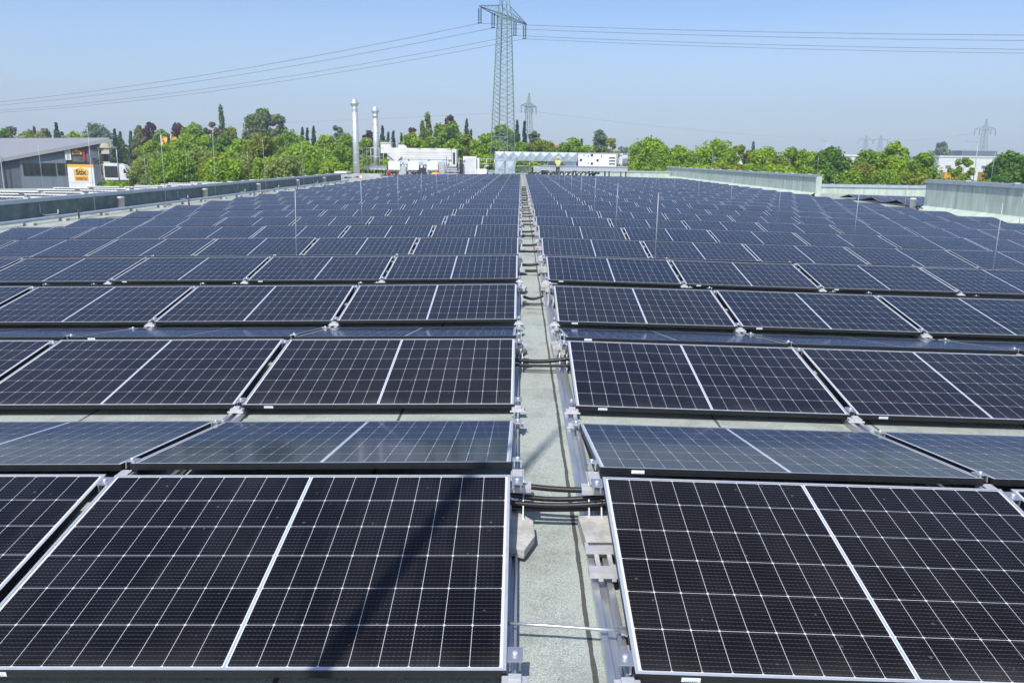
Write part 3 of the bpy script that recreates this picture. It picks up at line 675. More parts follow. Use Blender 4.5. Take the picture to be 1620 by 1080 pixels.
for k in range(3):
    m = MB(); x = -W_*.66+k*W_*.58; m.add([(x-.95, -1.05, H_*.36), (x+.95, -1.05, H_*.36), (x+.95, -1.7, H_*.10), (x-.95, -1.7, H_*.10), (x-.95, -1.05, H_*.36-.05), (x+.95, -1.05, H_*.36-.05), (x+.95, -1.7, H_*.10-.05), (x-.95, -1.7, H_*.10-.05)], [(0, 1, 2, 3), (4, 7, 6, 5), (0, 4, 5, 1), (2, 6, 7, 3), (0, 3, 7, 4), (1, 5, 6, 2)]); m.build('weather_hood', 'galv', t)
m = MB(); a = at(607, 243, 82.4); m.bar((a.x+.05, 83.0, a.z+.75), (a.x+1.5, 83.0, a.z-.55), .95, .8)
q = at(608, 227, 82.4); m.box(q.x-.40, q.x+.62, 82.5, 83.5, q.z-.95, q.z+.02); m.box(q.x-.46, q.x+.68, 82.44, 83.56, q.z+.022, q.z+.10); m.build('air_scoop', 'cream', None, .02)
o = [x for x in col.objects if x.name.startswith('air_scoop')][0]; tag(o, 'cream box shaped air scoop rising at the left end of the chiller', 'air scoop')
m = MB(); rect(m, 630, 640, 229.5, 237, 84, 1.0); m.box(at(636, 233, 84).x, at(636, 233, 84).x+.5, 83.7, 84.0, at(636, 233, 84).z-.3, at(636, 233, 84).z+.1)
tag(m.build('vent_box', 'white', None, .02), 'small white vent box standing above the chiller roof', 'vent box')
for k, (x0, x1) in enumerate(((614.3, 632.5), (645, 662.5), (675, 692.8))):
    m = MB(); a_, b_ = rect(m, x0, x1, 256, 269, 80.6, .45); t = thing('control_cabinet', ((a_.x+b_.x)/2, 80.8, a_.z), f'white control cabinet in front of the chiller, {ORD[k]} from the left', 'cabinet', 'white cabinets before the chiller')
    w2 = (b_.x-a_.x)/2; h2 = b_.z-a_.z
    m = MB(); m.box(-w2, w2, -.2, .25, 0, h2); m.build('cabinet_body', 'white', t, .02)
    m = MB(); m.box(-w2+.04, w2-.04, -.212, -.202, .05, h2-.05); m.box(w2-.12, w2-.08, -.228, -.213, h2*.45, h2*.55); m.build('cabinet_door', 'white', t)
    for sx in (-1, 1):
        m = MB(); m.box(sx*w2*.8-.04, sx*w2*.8+.04, -.04, .04, -.75, -.003); m.build('leg', 'galv_dull', t)
    m = MB(); m.tube([(w2+.25, .2, -.7), (w2+.25, .2, .5)], .14, 10); m.tube([(w2+.55, .2, -.7), (w2+.55, .2, .4), (w2+.2, .5, .7)], .10, 10); m.build('pipework', 'galv_dull', t)
for k, px in enumerate((615, 692)):
    p = at(px, 274, 80.2); m = MB(); m.lathe([(.16, -.25), (.16, .2), (.08, .3)], 12); tag(m.build('fire_extinguisher', 'red', None, 0, p), f'red cylinder under the white cabinets, {ORD[k]} from the left', 'cylinder', 'red cylinders under the chiller')
# steel steps
def steps(lab, px0, px1, ytop, ybot, Y, n_, run=.25):
    a, b_ = at(px0, ybot, Y), at(px1, ytop, Y); t = thing('steel_steps', ((a.x+b_.x)/2, Y, a.z), lab, 'steps'); W_ = (b_.x-a.x)/2; H_ = b_.z-a.z
    for k in range(n_):
        m = MB(); z = H_*(k+1)/n_; m.box(-W_+.06, W_-.06, run*k, run*k+.26, z-.08, z); m.build('tread', 'galv_dull', t)
    for sx in (-1, 1):
        m = MB(); m.bar((sx*W_, 0, 0), (sx*W_, run*n_, H_), .05, .2); m.build('stringer', 'galv_dull', t)
        m = MB(); m.tube([(sx*W_, .05, 0), (sx*W_, .05, H_*.4+.9), (sx*W_, run*n_, H_+.9), (sx*W_, run*n_, H_)], .03, 8); m.build('handrail', 'galv_dull', t)
    return t
steps('grey steel steps up to the chiller platform', 705, 726, 263, 278, 80.2, 4)
steps('grey steel steps under the horizontal duct', 821, 837, 264, 274, 81.5, 4)
# condenser
a, b_ = at(732.5, 275.5, 81), at(753.5, 248, 81); t = thing('condenser_unit', ((a.x+b_.x)/2, 81, a.z), 'white upright condenser with a fine grille front', 'condenser'); W_, H_ = (b_.x-a.x)/2, b_.z-a.z
m = MB(); m.box(-W_, W_, 0, 1.1, 0, H_); m.build('casing', 'white', t, .02); m = MB(); m.box(-W_+.1, W_-.1, -.008, -.002, .12, H_-.12); m.build('grille_back', 'galv_dull', t)
m = MB()
for k in range(24): z = .15+(H_-.3)*k/23; m.box(-W_+.1, W_-.1, -.02, -.009, z, z+.04)
for k in range(9): x = -W_+.1+(2*W_-.2)*k/8; m.box(x-.01, x+.01, -.026, -.021, .12, H_-.12)
m.build('grille', 'white', t)
m = MB(); a_, b_ = rect(m, 754.5, 758.5, 250, 276, 81.3, .8); tag(m.build('side_cabinet', 'white', None, .02), 'narrow white cabinet right of the condenser', 'cabinet')
# galvanised ducts with cross breaks
def duct_face(mb, x0, x1, z0, z1, y, n_, mi=0):
    for k in range(n_):
        xa, xb = x0+(x1-x0)*k/n_, x0+(x1-x0)*(k+1)/n_; xm, zm = (xa+xb)/2, (z0+z1)/2; d = .10
        mb.add([(xa, y, z0), (xb, y, z0), (xb, y, z1), (xa, y, z1), (xm, y-d, zm)], [(0, 1, 4), (1, 2, 4), (2, 3, 4), (3, 0, 4)], mi)
a, b_ = at(783, 254, 80.5), at(913, 241.5, 80.5)
t = thing('air_duct', (a.x, 80.5, a.z), 'long horizontal galvanised duct with diamond cross breaks', 'air duct'); L, H_ = b_.x-a.x, b_.z-a.z
m = MB(); m.box(0, L, .01, 1.3, 0, H_); duct_face(m, 0.02, L-.02, .02, H_-.02, 0, 9)
m.add([(L-1.6, .5, 0), (L, .5, 0), (L, .5, -.95), (L-.25, .5, -.95)], [(0, 1, 2, 3)]); m.build('duct_sheet', 'galv', t)
m = MB()
for k in range(10): x = L*k/9; m.box(x-.02, x+.02, -.03, .0, -.02, H_+.02)
m.build('flanges', 'galv_dull', t)
for k, (x0, x1, lab) in enumerate(((783, 798.5, 'square galvanised duct dropping to the roof, left of the pair'), (799.5, 814.5, 'square galvanised duct dropping to the roof, right of the pair'))):
    a, b_ = at(x0, 275, 80.3+.1*k), at(x1, 254.3, 80.3+.1*k); t = thing('drop_duct', (a.x, 80.3+.1*k, a.z), lab, 'air duct', 'dropping ducts'); L, H_ = b_.x-a.x, b_.z-a.z
    m = MB(); m.box(0, L, .01, 1.2, -.2, H_); duct_face(m, .02, L-.02, .0, H_-.02, 0, 1); duct_face(m, .02, L-.02, -.2, 0, 0, 1); m.build('duct_sheet', 'galv', t)
    m = MB(); m.box(-.02, L+.02, -.03, 0, H_*.5-.02, H_*.5+.02); m.box(-.02, L+.02, -.03, .0, H_-.05, H_-.01); m.build('flanges', 'galv_dull', t)
# ramp / stair stringers between ducts and person
m = MB(); m.bar(at(838, 274, 81), at(855, 262, 83), .12, .35); m.bar(at(845, 276, 81), at(858, 264, 83), .12, .3)
for y0, y1 in ((258, 246), (263, 251)): m.bar(at(835, y0, 82), at(851, y1+3, 82), .06)
tag(m.build('stair_rail', 'galv_dull'), 'sloping grey stair stringers and handrail left of the worker', 'stair rail')
# air handling unit
a, b_ = at(914, 262.5, 81), at(975.5, 243.5, 81); t = thing('air_handling_unit', (a.x, 81, a.z), 'white air handling unit with small dark ports and louvres', 'air handling unit'); L, H_ = b_.x-a.x, b_.z-a.z
m = MB(); m.box(0, L, 0, 2.2, 0, H_); m.build('casing', 'white', t, .02)
m = MB(); m.box(-.02, L+.02, -.03, 2.24, H_+.003, H_+.06); m.build('roof_sheet', 'alu_matt', t)
for fx, fz in ((.08, .47), (.27, .78), (.36, .86), (.51, .46), (.365, .19), (.28, .22), (.61, .8), (.15, .85)):
    m = MB(); s_ = .11 if fx in (.08, .51, .365, .36) else .05; m.box(L*fx-s_, L*fx+s_, -.03, -.002, H_*fz-s_, H_*fz+s_); m.build('port', 'dark', t)
for k in range(3): m = MB(); z = H_*(.14+.24*k); m.box(L*.81, L*.97, -.03, -.002, z, z+.11); m.build('louvre', 'dark', t)
m = MB()
for fx in (.17, .42, .66, .79): m.box(L*fx-.008, L*fx+.008, -.004, -.001, .03, H_-.03)
m.build('panel_joints', 'galv_dull', t)
m = MB(); a_, b_ = rect(m, 867, 895.5, 252.8, 262.5, 82.2, 1.5); t = tag(m.build('filter_box', 'white', None, .02), 'lower white box between the worker and the air handling unit', 'white box')
m = MB(); rect(m, 896, 912, 253.5, 262.5, 82.3, 1.4); tag(m.build('filter_box', 'white', None, .02), 'white box under the angled duct end by the air handling unit', 'white box')
m = MB(); a_ = at(836, 275, 79.8)
for k in range(16):
    x = a_.x+.42*k; m.tube([(x, 79.8, .05), (x+.3, 79.9, .28+.14*rng.random()), (x+.55, 79.7, .10+.2*rng.random())], rng.uniform(.05, .12), 8)
tag(m.build('hose_pile', 'black'), 'black hoses and parts lying behind the last row beside the worker', 'hose pile')

for k, (x0, x1, y_, r_, mt) in enumerate(((612, 702, 272.2, .07, 'galv_dull'), (612, 660, 273.6, .05, 'red'), (640, 730, 270.4, .06, 'galv'), (600, 640, 277, .06, 'dark'))):
    a_, b_ = at(x0, y_, 81.4-.25*k), at(x1, y_, 81.4-.25*k); m = MB(); m.tube([(a_.x, a_.y, a_.z), ((a_.x+b_.x)/2, a_.y, a_.z-.05), (b_.x, a_.y, a_.z)], r_, 8)
    for q in range(5): x = a_.x+(b_.x-a_.x)*(q+.5)/5; m.box(x-.04, x+.04, a_.y-.1, a_.y+.1, a_.z-.25, a_.z-.05)
    tag(m.build('pipe_run', mt), f'{("grey insulated", "red", "bright galvanised", "black")[k]} pipe running along under the chiller platform', 'pipe')
for k, (px, py, wd, hh_, mt) in enumerate(((637, 271, .35, .5, 'galv_dull'), (667, 272, .4, .4, 'dark'), (699, 268, .3, .7, 'galv_dull'), (728, 268, .35, .55, 'dark'), (762, 273, .5, .35, 'white'), (851, 271, .45, .5, 'galv_dull'), (859, 273, .3, .35, 'dark'))):
    q = at(px, py, 80.9); m = MB(); m.box(-wd, wd, -.2, .2, -hh_, hh_); m.box(-wd*.8, wd*.8, -.22, -.203, -hh_*.8, hh_*.7); m.tube([(wd*.5, 0, hh_), (wd*.5, 0, hh_+.25), (wd*1.4, 0, hh_+.3)], .04, 6)
    tag(m.build('switch_box', mt, None, .015, q), ('small grey switch box between the first two white cabinets', 'small dark switch box between the second and third white cabinets', 'tall grey switch box right of the white cabinets', 'dark switch box at the right end of the chiller', 'low white box before the railing by the condenser', 'grey switch box beside the stair stringers', 'low dark box under the left end of the beam platform')[k], 'switch box')
m = MB(); q = at(689, 278, 79.9); m.lathe([(.45, 0), (.5, .12), (.3, .26), (.05, .3)], 10, (q.x, 79.9, rz_(q.x)+.02)); tag(m.build('sack', 'yellow'), 'yellow sack lying before the chiller behind the last row', 'sack')
# ------------------------------------------------------------------ the worker (seen from behind)
def skin_body(name, joints, edges, mats, parent, sub=2):
    me = bpy.data.meshes.new(name); me.from_pydata([j[0] for j in joints], edges, []); o = link(name, me)
    md = o.modifiers.new('skin', 'SKIN'); md.use_smooth_shade = True
    for v, j in zip(me.skin_vertices[0].data, joints): r_ = j[1]; v.radius = r_ if isinstance(r_, tuple) else (r_, r_)
    for v in me.skin_vertices[0].data: v.use_root = False
    me.skin_vertices[0].data[0].use_root = True
    sb = o.modifiers.new('sub', 'SUBSURF'); sb.levels = sub; sb.render_levels = sub
    bpy.context.view_layer.update()
    nm = bpy.data.meshes.new_from_object(o.evaluated_get(bpy.context.evaluated_depsgraph_get())); nm.name = name
    bpy.data.objects.remove(o); nm.materials.clear(); nm.materials.append(MT[mats])
    for p in nm.polygons: p.use_smooth = True
    return link(name, nm, parent)
p = at(882.5, 276, 78.6)
per = thing('person', (p.x, 78.6, rz_(p.x)), 'worker in a hi-vis yellow vest and yellow helmet standing behind the last row', 'person')
J = [((0, 0, .95), (.15, .10)), ((0, 0, 1.12), (.14, .095)), ((0, -.01, 1.34), (.17, .11)), ((0, -.01, 1.45), (.09, .075)), ((0, .0, 1.54), (.052, .052)), ((0, .01, 1.62), (.075, .09)), ((0, .015, 1.70), (.078, .095)), ((0, .01, 1.77), (.05, .06)),
     ((-.20, -.01, 1.41), .062), ((-.26, .02, 1.16), .048), ((-.20, .20, .98), .036), ((-.17, .27, .95), (.038, .02)),
     ((.20, -.01, 1.41), .062), ((.26, .02, 1.16), .048), ((.20, .20, .98), .036), ((.17, .27, .95), (.038, .02)),
     ((-.10, 0, .86), .098), ((-.12, .02, .48), .066), ((-.13, 0, .10), .046), ((-.14, .12, .04), (.045, .035)),
     ((.10, 0, .86), .098), ((.12, .02, .48), .066), ((.13, 0, .10), .046), ((.14, .12, .04), (.045, .035))]
Ed = [(0, 1), (1, 2), (2, 3), (3, 4), (4, 5), (5, 6), (6, 7), (2, 8), (8, 9), (9, 10), (10, 11), (2, 12), (12, 13), (13, 14), (14, 15), (0, 16), (16, 17), (17, 18), (18, 19), (0, 20), (20, 21), (21, 22), (22, 23)]
for sx, wr in ((-1, 11), (1, 15)):                       # five fingers on each hand
    bx, by, bz = J[wr][0]
    for f in range(5):
        k = len(J); dx = (f-1.5)*.018*sx if f < 4 else -.045*sx; ln = (.075, .085, .08, .065, .05)[f]
        J.append(((bx+dx*-1, by+.03 if f < 4 else by, bz), .010)); J.append(((bx-dx, by+.03+ln*.6 if f < 4 else by+.03, bz-.012), .009)); J.append(((bx-dx, by+.03+ln if f < 4 else by+.05, bz-.035), .008))
        Ed += [(wr, k), (k, k+1), (k+1, k+2)]
skin_body('body', J, Ed, 'skin', per, 1)
skin_body('vest', [((0, 0, .90), (.185, .135)), ((0, 0, 1.12), (.175, .128)), ((0, -.01, 1.33), (.20, .142)), ((0, -.01, 1.46), (.13, .105)), ((-.20, -.01, 1.42), .085), ((-.255, .01, 1.22), .074), ((.20, -.01, 1.42), .085), ((.255, .01, 1.22), .074)], [(0, 1), (1, 2), (2, 3), (2, 4), (4, 5), (2, 6), (6, 7)], 'vest', per)
skin_body('trousers', [((0, 0, .97), (.165, .12)), ((-.10, 0, .84), .118), ((-.12, .02, .48), .086), ((-.13, 0, .09), .070), ((.10, 0, .84), .118), ((.12, .02, .48), .086), ((.13, 0, .09), .070)], [(0, 1), (1, 2), (2, 3), (0, 4), (4, 5), (5, 6)], 'trousers', per)
m = MB(); m.lathe([(.165, 1.70), (.165, 1.715), (.135, 1.72), (.132, 1.77), (.105, 1.835), (.05, 1.865), (.005, 1.87)], 20); m.build('helmet', 'helmet', per)
m = MB(); m.box(-.192, .192, -.139, -.134, 1.02, 1.07); m.box(-.19, .19, -.148, -.143, 1.18, 1.23); m.build('reflective_band', 'sticker', per)
m = MB()
for sx in (-1, 1): m.prism([(sx*.13-.05, -.10), (sx*.13+.05, -.10), (sx*.135+.055, .12), (sx*.135+.02, .19), (sx*.135-.02, .19), (sx*.135-.055, .12)], .0, .085)
m.build('boots', 'black', per, .02)

# ------------------------------------------------------------------ pylons and wires
def pylon(cx, cy, ang, zarm, half, s_bot, s_arm, zpeak, lab, fine, ins_t, ins_len, cat='pylon', th=1.0, zb=G):
    t = thing('electricity_pylon', (cx, cy, zb), lab, cat, 'lattice pylons', rz=ang); za = zarm-zb; zp = zpeak-zb
    def side(z): return s_bot+(s_arm-s_bot)*min(z, za)/za if z <= za else max(.12, s_arm*(1-(z-za)/(zp-za)*.9))
    def cor(z, k): s_ = side(z)/2; sx, sy = ((-1, -1), (1, -1), (1, 1), (-1, 1))[k]; return Vector((sx*s_, sy*s_, z))
    m = MB(); mb = MB(); nlev = 22 if fine else 12
    zs = []; z = 0
    for k in range(nlev+1): zs.append(za*(1-(1-k/nlev)**1.18))
    for k in range(4):
        m.bar(cor(0, k), cor(za, k), .11*th); m.bar(cor(za, k), cor(zp, k), .07*th)
    for a_, b_ in zip(zs[:-1], zs[1:]):
        for k in range(4):
            l = (k+1) % 4
            if fine and a_ > za*.33:
                mid = (a_+b_)/2; mb.bar(cor(a_, k), cor(mid, l), .04*th); mb.bar(cor(mid, k), cor(b_, l), .04*th)
                if k % 2: mb.bar(cor(a_, l), cor(b_, k), .032*th)
            else:
                mb.bar(cor(a_, k), cor(b_, l), .042*th); mb.bar(cor(a_, l), cor(b_, k), .042*th)
    for zz_ in (zs[3], zs[7], za):
        for k in range(4): mb.bar(cor(zz_, k), cor(zz_, (k+1) % 4), .07*th)
    nz = 5
    for i in range(nz):
        a_, b_ = za+(zp-za)*i/nz, za+(zp-za)*(i+1)/nz
        for k in range(4): mb.bar(cor(a_, k), cor(b_, (k+1) % 4), .05*th)
    m.build('corner_legs', 'pylon', t); mb.build('lattice', 'pylon', t)
    ca = MB(); hs = s_arm/2
    for sg in (-1, 1):
        tip = Vector((sg*half, 0, za+.1)); rt = za+s_arm*.95
        for sy in (-1, 1):
            ca.bar((sg*hs, sy*hs, za), tip, .08*th); ca.bar((sg*hs*.85, sy*hs*.85, rt), tip+Vector((0, 0, .08)), .05*th)
            for i in range(6):
                f0, f1 = i/6, (i+1)/6; lo0 = Vector((sg*hs, sy*hs, za)).lerp(tip, f0); lo1 = Vector((sg*hs, sy*hs, za)).lerp(tip, f1); up0 = Vector((sg*hs*.85, sy*hs*.85, rt)).lerp(tip, f0)
                ca.bar(up0, lo1, .032*th); ca.bar(lo0, Vector((sg*hs, -sy*hs, za)).lerp(tip, f1), .032*th)
    ca.build('cross_arm', 'pylon', t)
    for tt in ins_t:
        m = MB()
        for dx in (-.16, .16):
            prof = [(.03, 0)]; n_ = 12 if fine else 4
            for i in range(n_): zz_ = -ins_len*(.06+.86*i/n_); prof += [(.05, zz_), (.12*th, zz_-ins_len*.02), (.05, zz_-ins_len*.05)]
            prof.append((.03, -ins_len)); m.lathe([(r_, -z_) for r_, z_ in [(p_[0], -p_[1]-0) for p_ in prof]][::-1], 8, (tt, dx, za-.05)) if False else m.lathe(prof[::-1], 8, (tt, dx, za-.05))
        m.box(tt-.1, tt+.1, -.25, .25, za-.08-ins_len-.08, za-.05-ins_len); m.build('insulator', 'insulator', t)
    return t
pb = at(795.5, 250, 115); za = at(795, 27, 115).z; ua = Vector((.40, .9165, 0)); un = Vector((-.9165, .40, 0))
INS = (-7.4, -3.5, 3.5, 6.9)
pylon(pb.x, 115, math.atan2(ua.y, ua.x), za, 7.6, 2.95, 1.42, za+6.2, 'large lattice power pylon rising behind the roof plant', True, INS, 1.75)
def sag(s, L, sg): return -4*sg*(s/L)*(1-s/L)
for k, tt in enumerate(INS):
    base = Vector((pb.x, 115, za-1.9))+ua*tt; pts = []
    for s_ in range(300, 0, -12): pts.append(base+un*s_+Vector((0, 0, sag(s_, 300, 9.6))))
    pts.append(base)
    for s_ in range(12, 160, 12): pts.append(base-un*s_+Vector((0, 0, sag(s_, 300, 6.4))))
    m = MB(); m.tube(pts, .026, 6); tag(m.build('power_line', 'wire'), f'overhead conductor through the big pylon, {ORD[k]} insulator from the near arm tip', 'power line', 'overhead conductors')
p2 = at(835.5, 240, 298); pylon(p2.x, 298, 1.1, at(836, 169, 298).z, 6.2, 3.6, 1.4, at(836, 147, 298).z, 'smaller lattice pylon behind the dark cypresses right of the big one', False, (-5.9, -3.0, 3.0, 5.9), 2.2, th=1.25)
p3 = at(1552, 255, 423); pylon(p3.x, 423, .15, at(1556, 205, 423).z, 6.0, 4.6, 1.8, at(1557, 188, 423).z, 'faint lattice pylon far right above the white hall', False, (-5.8, -3.1, 3.1, 5.8), 2.6, th=1.25)
for px, lab in ((1366.5, 'faint distant pylon, left of the far pair'), (1389.5, 'faint distant pylon, right of the far pair')):
    q = at(px, 255, 640); pylon(q.x, 640, .1, at(px, 222, 640).z, 6.0, 4.4, 1.8, at(px, 214, 640).z, lab, False, (-5.6, 5.6), 2.4, th=1.25)
def far_wire(a_, b_, sg, lab):
    m = MB(); pts = [a_.lerp(b_, k/24)+Vector((0, 0, -4*sg*(k/24)*(1-k/24))) for k in range(25)]; m.tube(pts, .03, 5); tag(m.build('power_line', 'wire'), lab, 'power line', 'distant conductors')
far_wire(at(833, 176, 298), at(300, 199, 330), .5, 'faint distant wire running left from the smaller pylon')
far_wire(at(839, 176, 298), at(1365, 219, 640), 3, 'faint distant wire running right from the smaller pylon')
far_wire(at(1390, 220, 640), at(1545, 210, 423), 2, 'faint distant wire between the far pylons at right')

# ------------------------------------------------------------------ buildings
t = thing('office_building', at(90, 300, 105), 'slate grey commercial building with a light sloping roof, left edge', 'building'); t.location.z = G; ob = t.location.copy()
def L3(px, py, Y): return at(px, py, Y)-ob
DB = 105
A = [L3(-60, 262, DB+.35), L3(173, 219, DB-.1), L3(173, 218, DB+22), L3(-80, 219, DB+34)]
m = MB(); th = .45
m.add(A+[v-Vector((0, 0, th)) for v in A], [(0, 1, 2), (0, 2, 3), (4, 6, 5), (4, 7, 6), (0, 4, 5, 1), (1, 5, 6, 2), (2, 6, 7, 3), (3, 7, 4, 0)]); m.build('roof', 'hall_roof', t)
def wallpoly(mb, px0, px1, yt0, yt1, Y, dep, mi=0):
    a_, b_ = L3(px0, 300, Y), L3(px1, 300, Y); z0 = L3(px0, yt0, Y).z; z1 = L3(px1, yt1, Y).z
    mb.add([(a_.x, a_.y, 0), (b_.x, b_.y, 0), (b_.x, b_.y, z1), (a_.x, a_.y, z0), (a_.x-dep*.62, a_.y+dep, 0), (b_.x-dep*.62, b_.y+dep, 0), (b_.x-dep*.62, b_.y+dep, z1), (a_.x-dep*.62, a_.y+dep, z0)], [(0, 1, 2, 3), (5, 4, 7, 6), (1, 5, 6, 2), (4, 0, 3, 7), (3, 2, 6, 7)], mi)
def yt(px): return 262+(219-262)*(px+60)/233+2.2
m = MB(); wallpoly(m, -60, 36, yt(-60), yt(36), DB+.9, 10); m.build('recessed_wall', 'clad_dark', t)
m = MB(); wallpoly(m, 36, 146, yt(36), yt(146), DB+.7, 12); m.build('wall', 'clad', t)
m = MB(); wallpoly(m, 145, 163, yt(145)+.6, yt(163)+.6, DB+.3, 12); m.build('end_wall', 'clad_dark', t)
m = MB()
for px in (52, 85, 104):
    a_ = L3(px, 300, DB+.68); m.box(a_.x-.02, a_.x+.02, a_.y-.01, a_.y+.03, .2, L3(px, yt(px)+1, DB).z)
m.build('cladding_joints', 'seam', t)
def window(px0, px1, py0, py1, nb):
    a_, b_ = L3(px0, py1, DB+.6), L3(px1, py0, DB+.6); fr_ = MB()
    fr_.box(a_.x-.06, b_.x+.06, a_.y, a_.y+.08, a_.z-.07, a_.z); fr_.box(a_.x-.06, b_.x+.06, a_.y, a_.y+.08, b_.z, b_.z+.07)
    for k in range(nb+1): x = a_.x+(b_.x-a_.x)*k/nb; fr_.box(x-.05, x+.05, a_.y+.001, a_.y+.08, a_.z+.001, b_.z-.001)
    w0 = fr_.build('window', 'dark', t); g_ = MB(); g_.box(a_.x, b_.x, a_.y+.03, a_.y+.05, a_.z, b_.z); g_.build('pane', 'window', w0)
window(38, 53, 259, 276.5, 2); window(57, 86, 259, 276.5, 4); window(92, 100.5, 259, 276, 1); window(106, 146, 259, 276, 3)
m = MB(); a_, b_ = L3(104, 256, DB+.55), L3(144.5, 229, DB+.55); m.prism([(a_.x, a_.z), (b_.x, a_.z), (b_.x, b_.z), (a_.x, b_.z-.9)], -a_.y-.1, -a_.y, 0, Matrix(((1, 0, 0, 0), (0, 0, -1, 0), (0, 1, 0, 0), (0, 0, 0, 1))))
bn = m.build('banner', mat('banner_print', (.10, .12, .12), .6, 0, .5, 1.3), t)
def house_sign(parent, cx, y, cz, s_, fill, txt, ts, ink='ink'):
    M_ = Matrix(((1, 0, 0, cx), (0, 0, -1, y), (0, 1, 0, cz), (0, 0, 0, 1)))
    m = MB(); m.prism([(-s_, -s_*.42), (s_, -s_*.42), (s_, s_*.28), (0, s_*.62), (-s_, s_*.28)], 0, .03, 0, M_); q = m.build('logo_plate', fill, parent)
    o = link('lettering', text_mesh(txt, ts, ink, bold=ts*.02), parent); o.rotation_euler = (R(90), 0, 0); o.location = (cx, y-.045, cz-s_*.06)
p = L3(121.5, 241.5, DB+.43); house_sign(t, p.x, p.y, p.z, .62, 'orange', 'Stix', .62)
m = MB(); q = L3(107.5, 243, DB+.42); m.box(q.x-.38, q.x+.38, q.y-.03, q.y, q.z-.8, q.z+.65); m.build('door_picture', 'sticker', t)
m = MB(); m.box(q.x-.2, q.x+.2, q.y-.05, q.y-.031, q.z-.7, q.z+.45); m.build('pictured_door', 'galv_dull', t)
m = MB(); q = L3(133, 247, DB+.42); m.box(q.x-.15, q.x+.15, q.y-.03, q.y, q.z-.6, q.z+.7); m.build('red_picture', 'red', t)
for txt, px, py, s_ in (('weru', 154, 235.5, .75), ('Stix', 155.5, 255, .95)):
    q = L3(px, py, DB+.25); o = link('lettering', text_mesh(txt, s_, 'dark', depth=.03, bold=.012), t); o.rotation_euler = (R(90), 0, 0); o.location = q
m = MB(); q = L3(6, 300, DB-.2); m.box(q.x-.7, q.x-.5, q.y, q.y+.2, 0, 5.2); m.box(q.x, q.x+.12, q.y, q.y+.12, 0, 5.4); m.build('downpipe', 'galv_dull', t)
# sign board
a, b_ = at(110, 299, 96), at(147.5, 260.5, 96); t = thing('sign_board', ((a.x+b_.x)/2, 96, G), 'large white sign board with an orange strip and yellow logos', 'sign'); W_ = (b_.x-a.x)/2; zt = b_.z-G
m = MB(); m.box(-W_, W_, 0, .35, 0, zt-.33); m.build('board', 'white', t, .02); m = MB(); m.box(-W_, W_, -.003, .353, zt-.32, zt); m.build('top_strip', 'orange', t)
z0 = at(128, 272, 96).z-G; house_sign(t, 0.02, -.012, z0, .84, 'orange', 'Stix', .80)
z1 = at(129, 282, 96).z-G; m = MB(); m.box(-.78, .80, -.03, -.004, z1-.26, z1+.26); m.build('logo_plate', 'yellow', t)
o = link('lettering', text_mesh('weru', .62, 'orange', depth=.012, bold=.012), t); o.rotation_euler = (R(90), 0, 0); o.location = (0, -.045, z1); o.data.materials[0] = MT['brown_print']
m = MB(); m.box(-W_, W_, -.008, -.003, at(128, 289, 96).z-G, at(128, 289, 96).z-G+.03); m.build('joint', 'galv_dull', t)
# van behind the bush
a, b_ = at(166, 287, 160), at(207, 257, 160); t = thing('box_van', ((a.x+b_.x)/2, 160, G), 'white box van parked behind the grey building', 'van'); W_ = (b_.x-a.x)/2
def vz(py): return at(186, py, 160).z-G
m = MB(); m.box(-W_, W_*.02, 0, 2.2, vz(285), vz(258.5)); m.build('cargo_box', 'white', t, .03); m = MB(); m.box(-W_*.95, -.02, -.03, -.002, vz(281), vz(263)); m.build('side_panel', 'dark', t)
Mx = Matrix(((1, 0, 0, 0), (0, 0, -1, 2.1), (0, 1, 0, 0), (0, 0, 0, 1)))
m = MB(); m.prism([(W_*.06, vz(285)), (W_*.98, vz(285)), (W_, vz(276)), (W_*.86, vz(272)), (W_*.55, vz(264)), (W_*.3, vz(262)), (W_*.06, vz(262))], 0, 2.0, 0, Mx); m.build('cab', 'white', t, .06)
m = MB(); m.prism([(W_*.40, vz(274)), (W_*.68, vz(274)), (W_*.50, vz(267.5)), (W_*.40, vz(267.5))], 2.003, 2.02, 0, Mx); m.prism([(W_*.74, vz(272.2)), (W_*.90, vz(272)), (W_*.60, vz(265)), (W_*.52, vz(265))], 2.003, 2.02, 0, Mx); m.build('cab_window', 'window', t)
for x in (-W_*.7, W_*.72):
    m = MB(); m.tube([(x, 0.02, .38), (x, .3, .38)], .38, 16); m.build('wheel', 'black', t)
m = MB(); m.prism([(W_*.08, vz(262)), (W_*.5, vz(262.5)), (W_*.1, vz(259))], .2, 1.8, 0, Mx); m.build('roof_deflector', 'white', t)

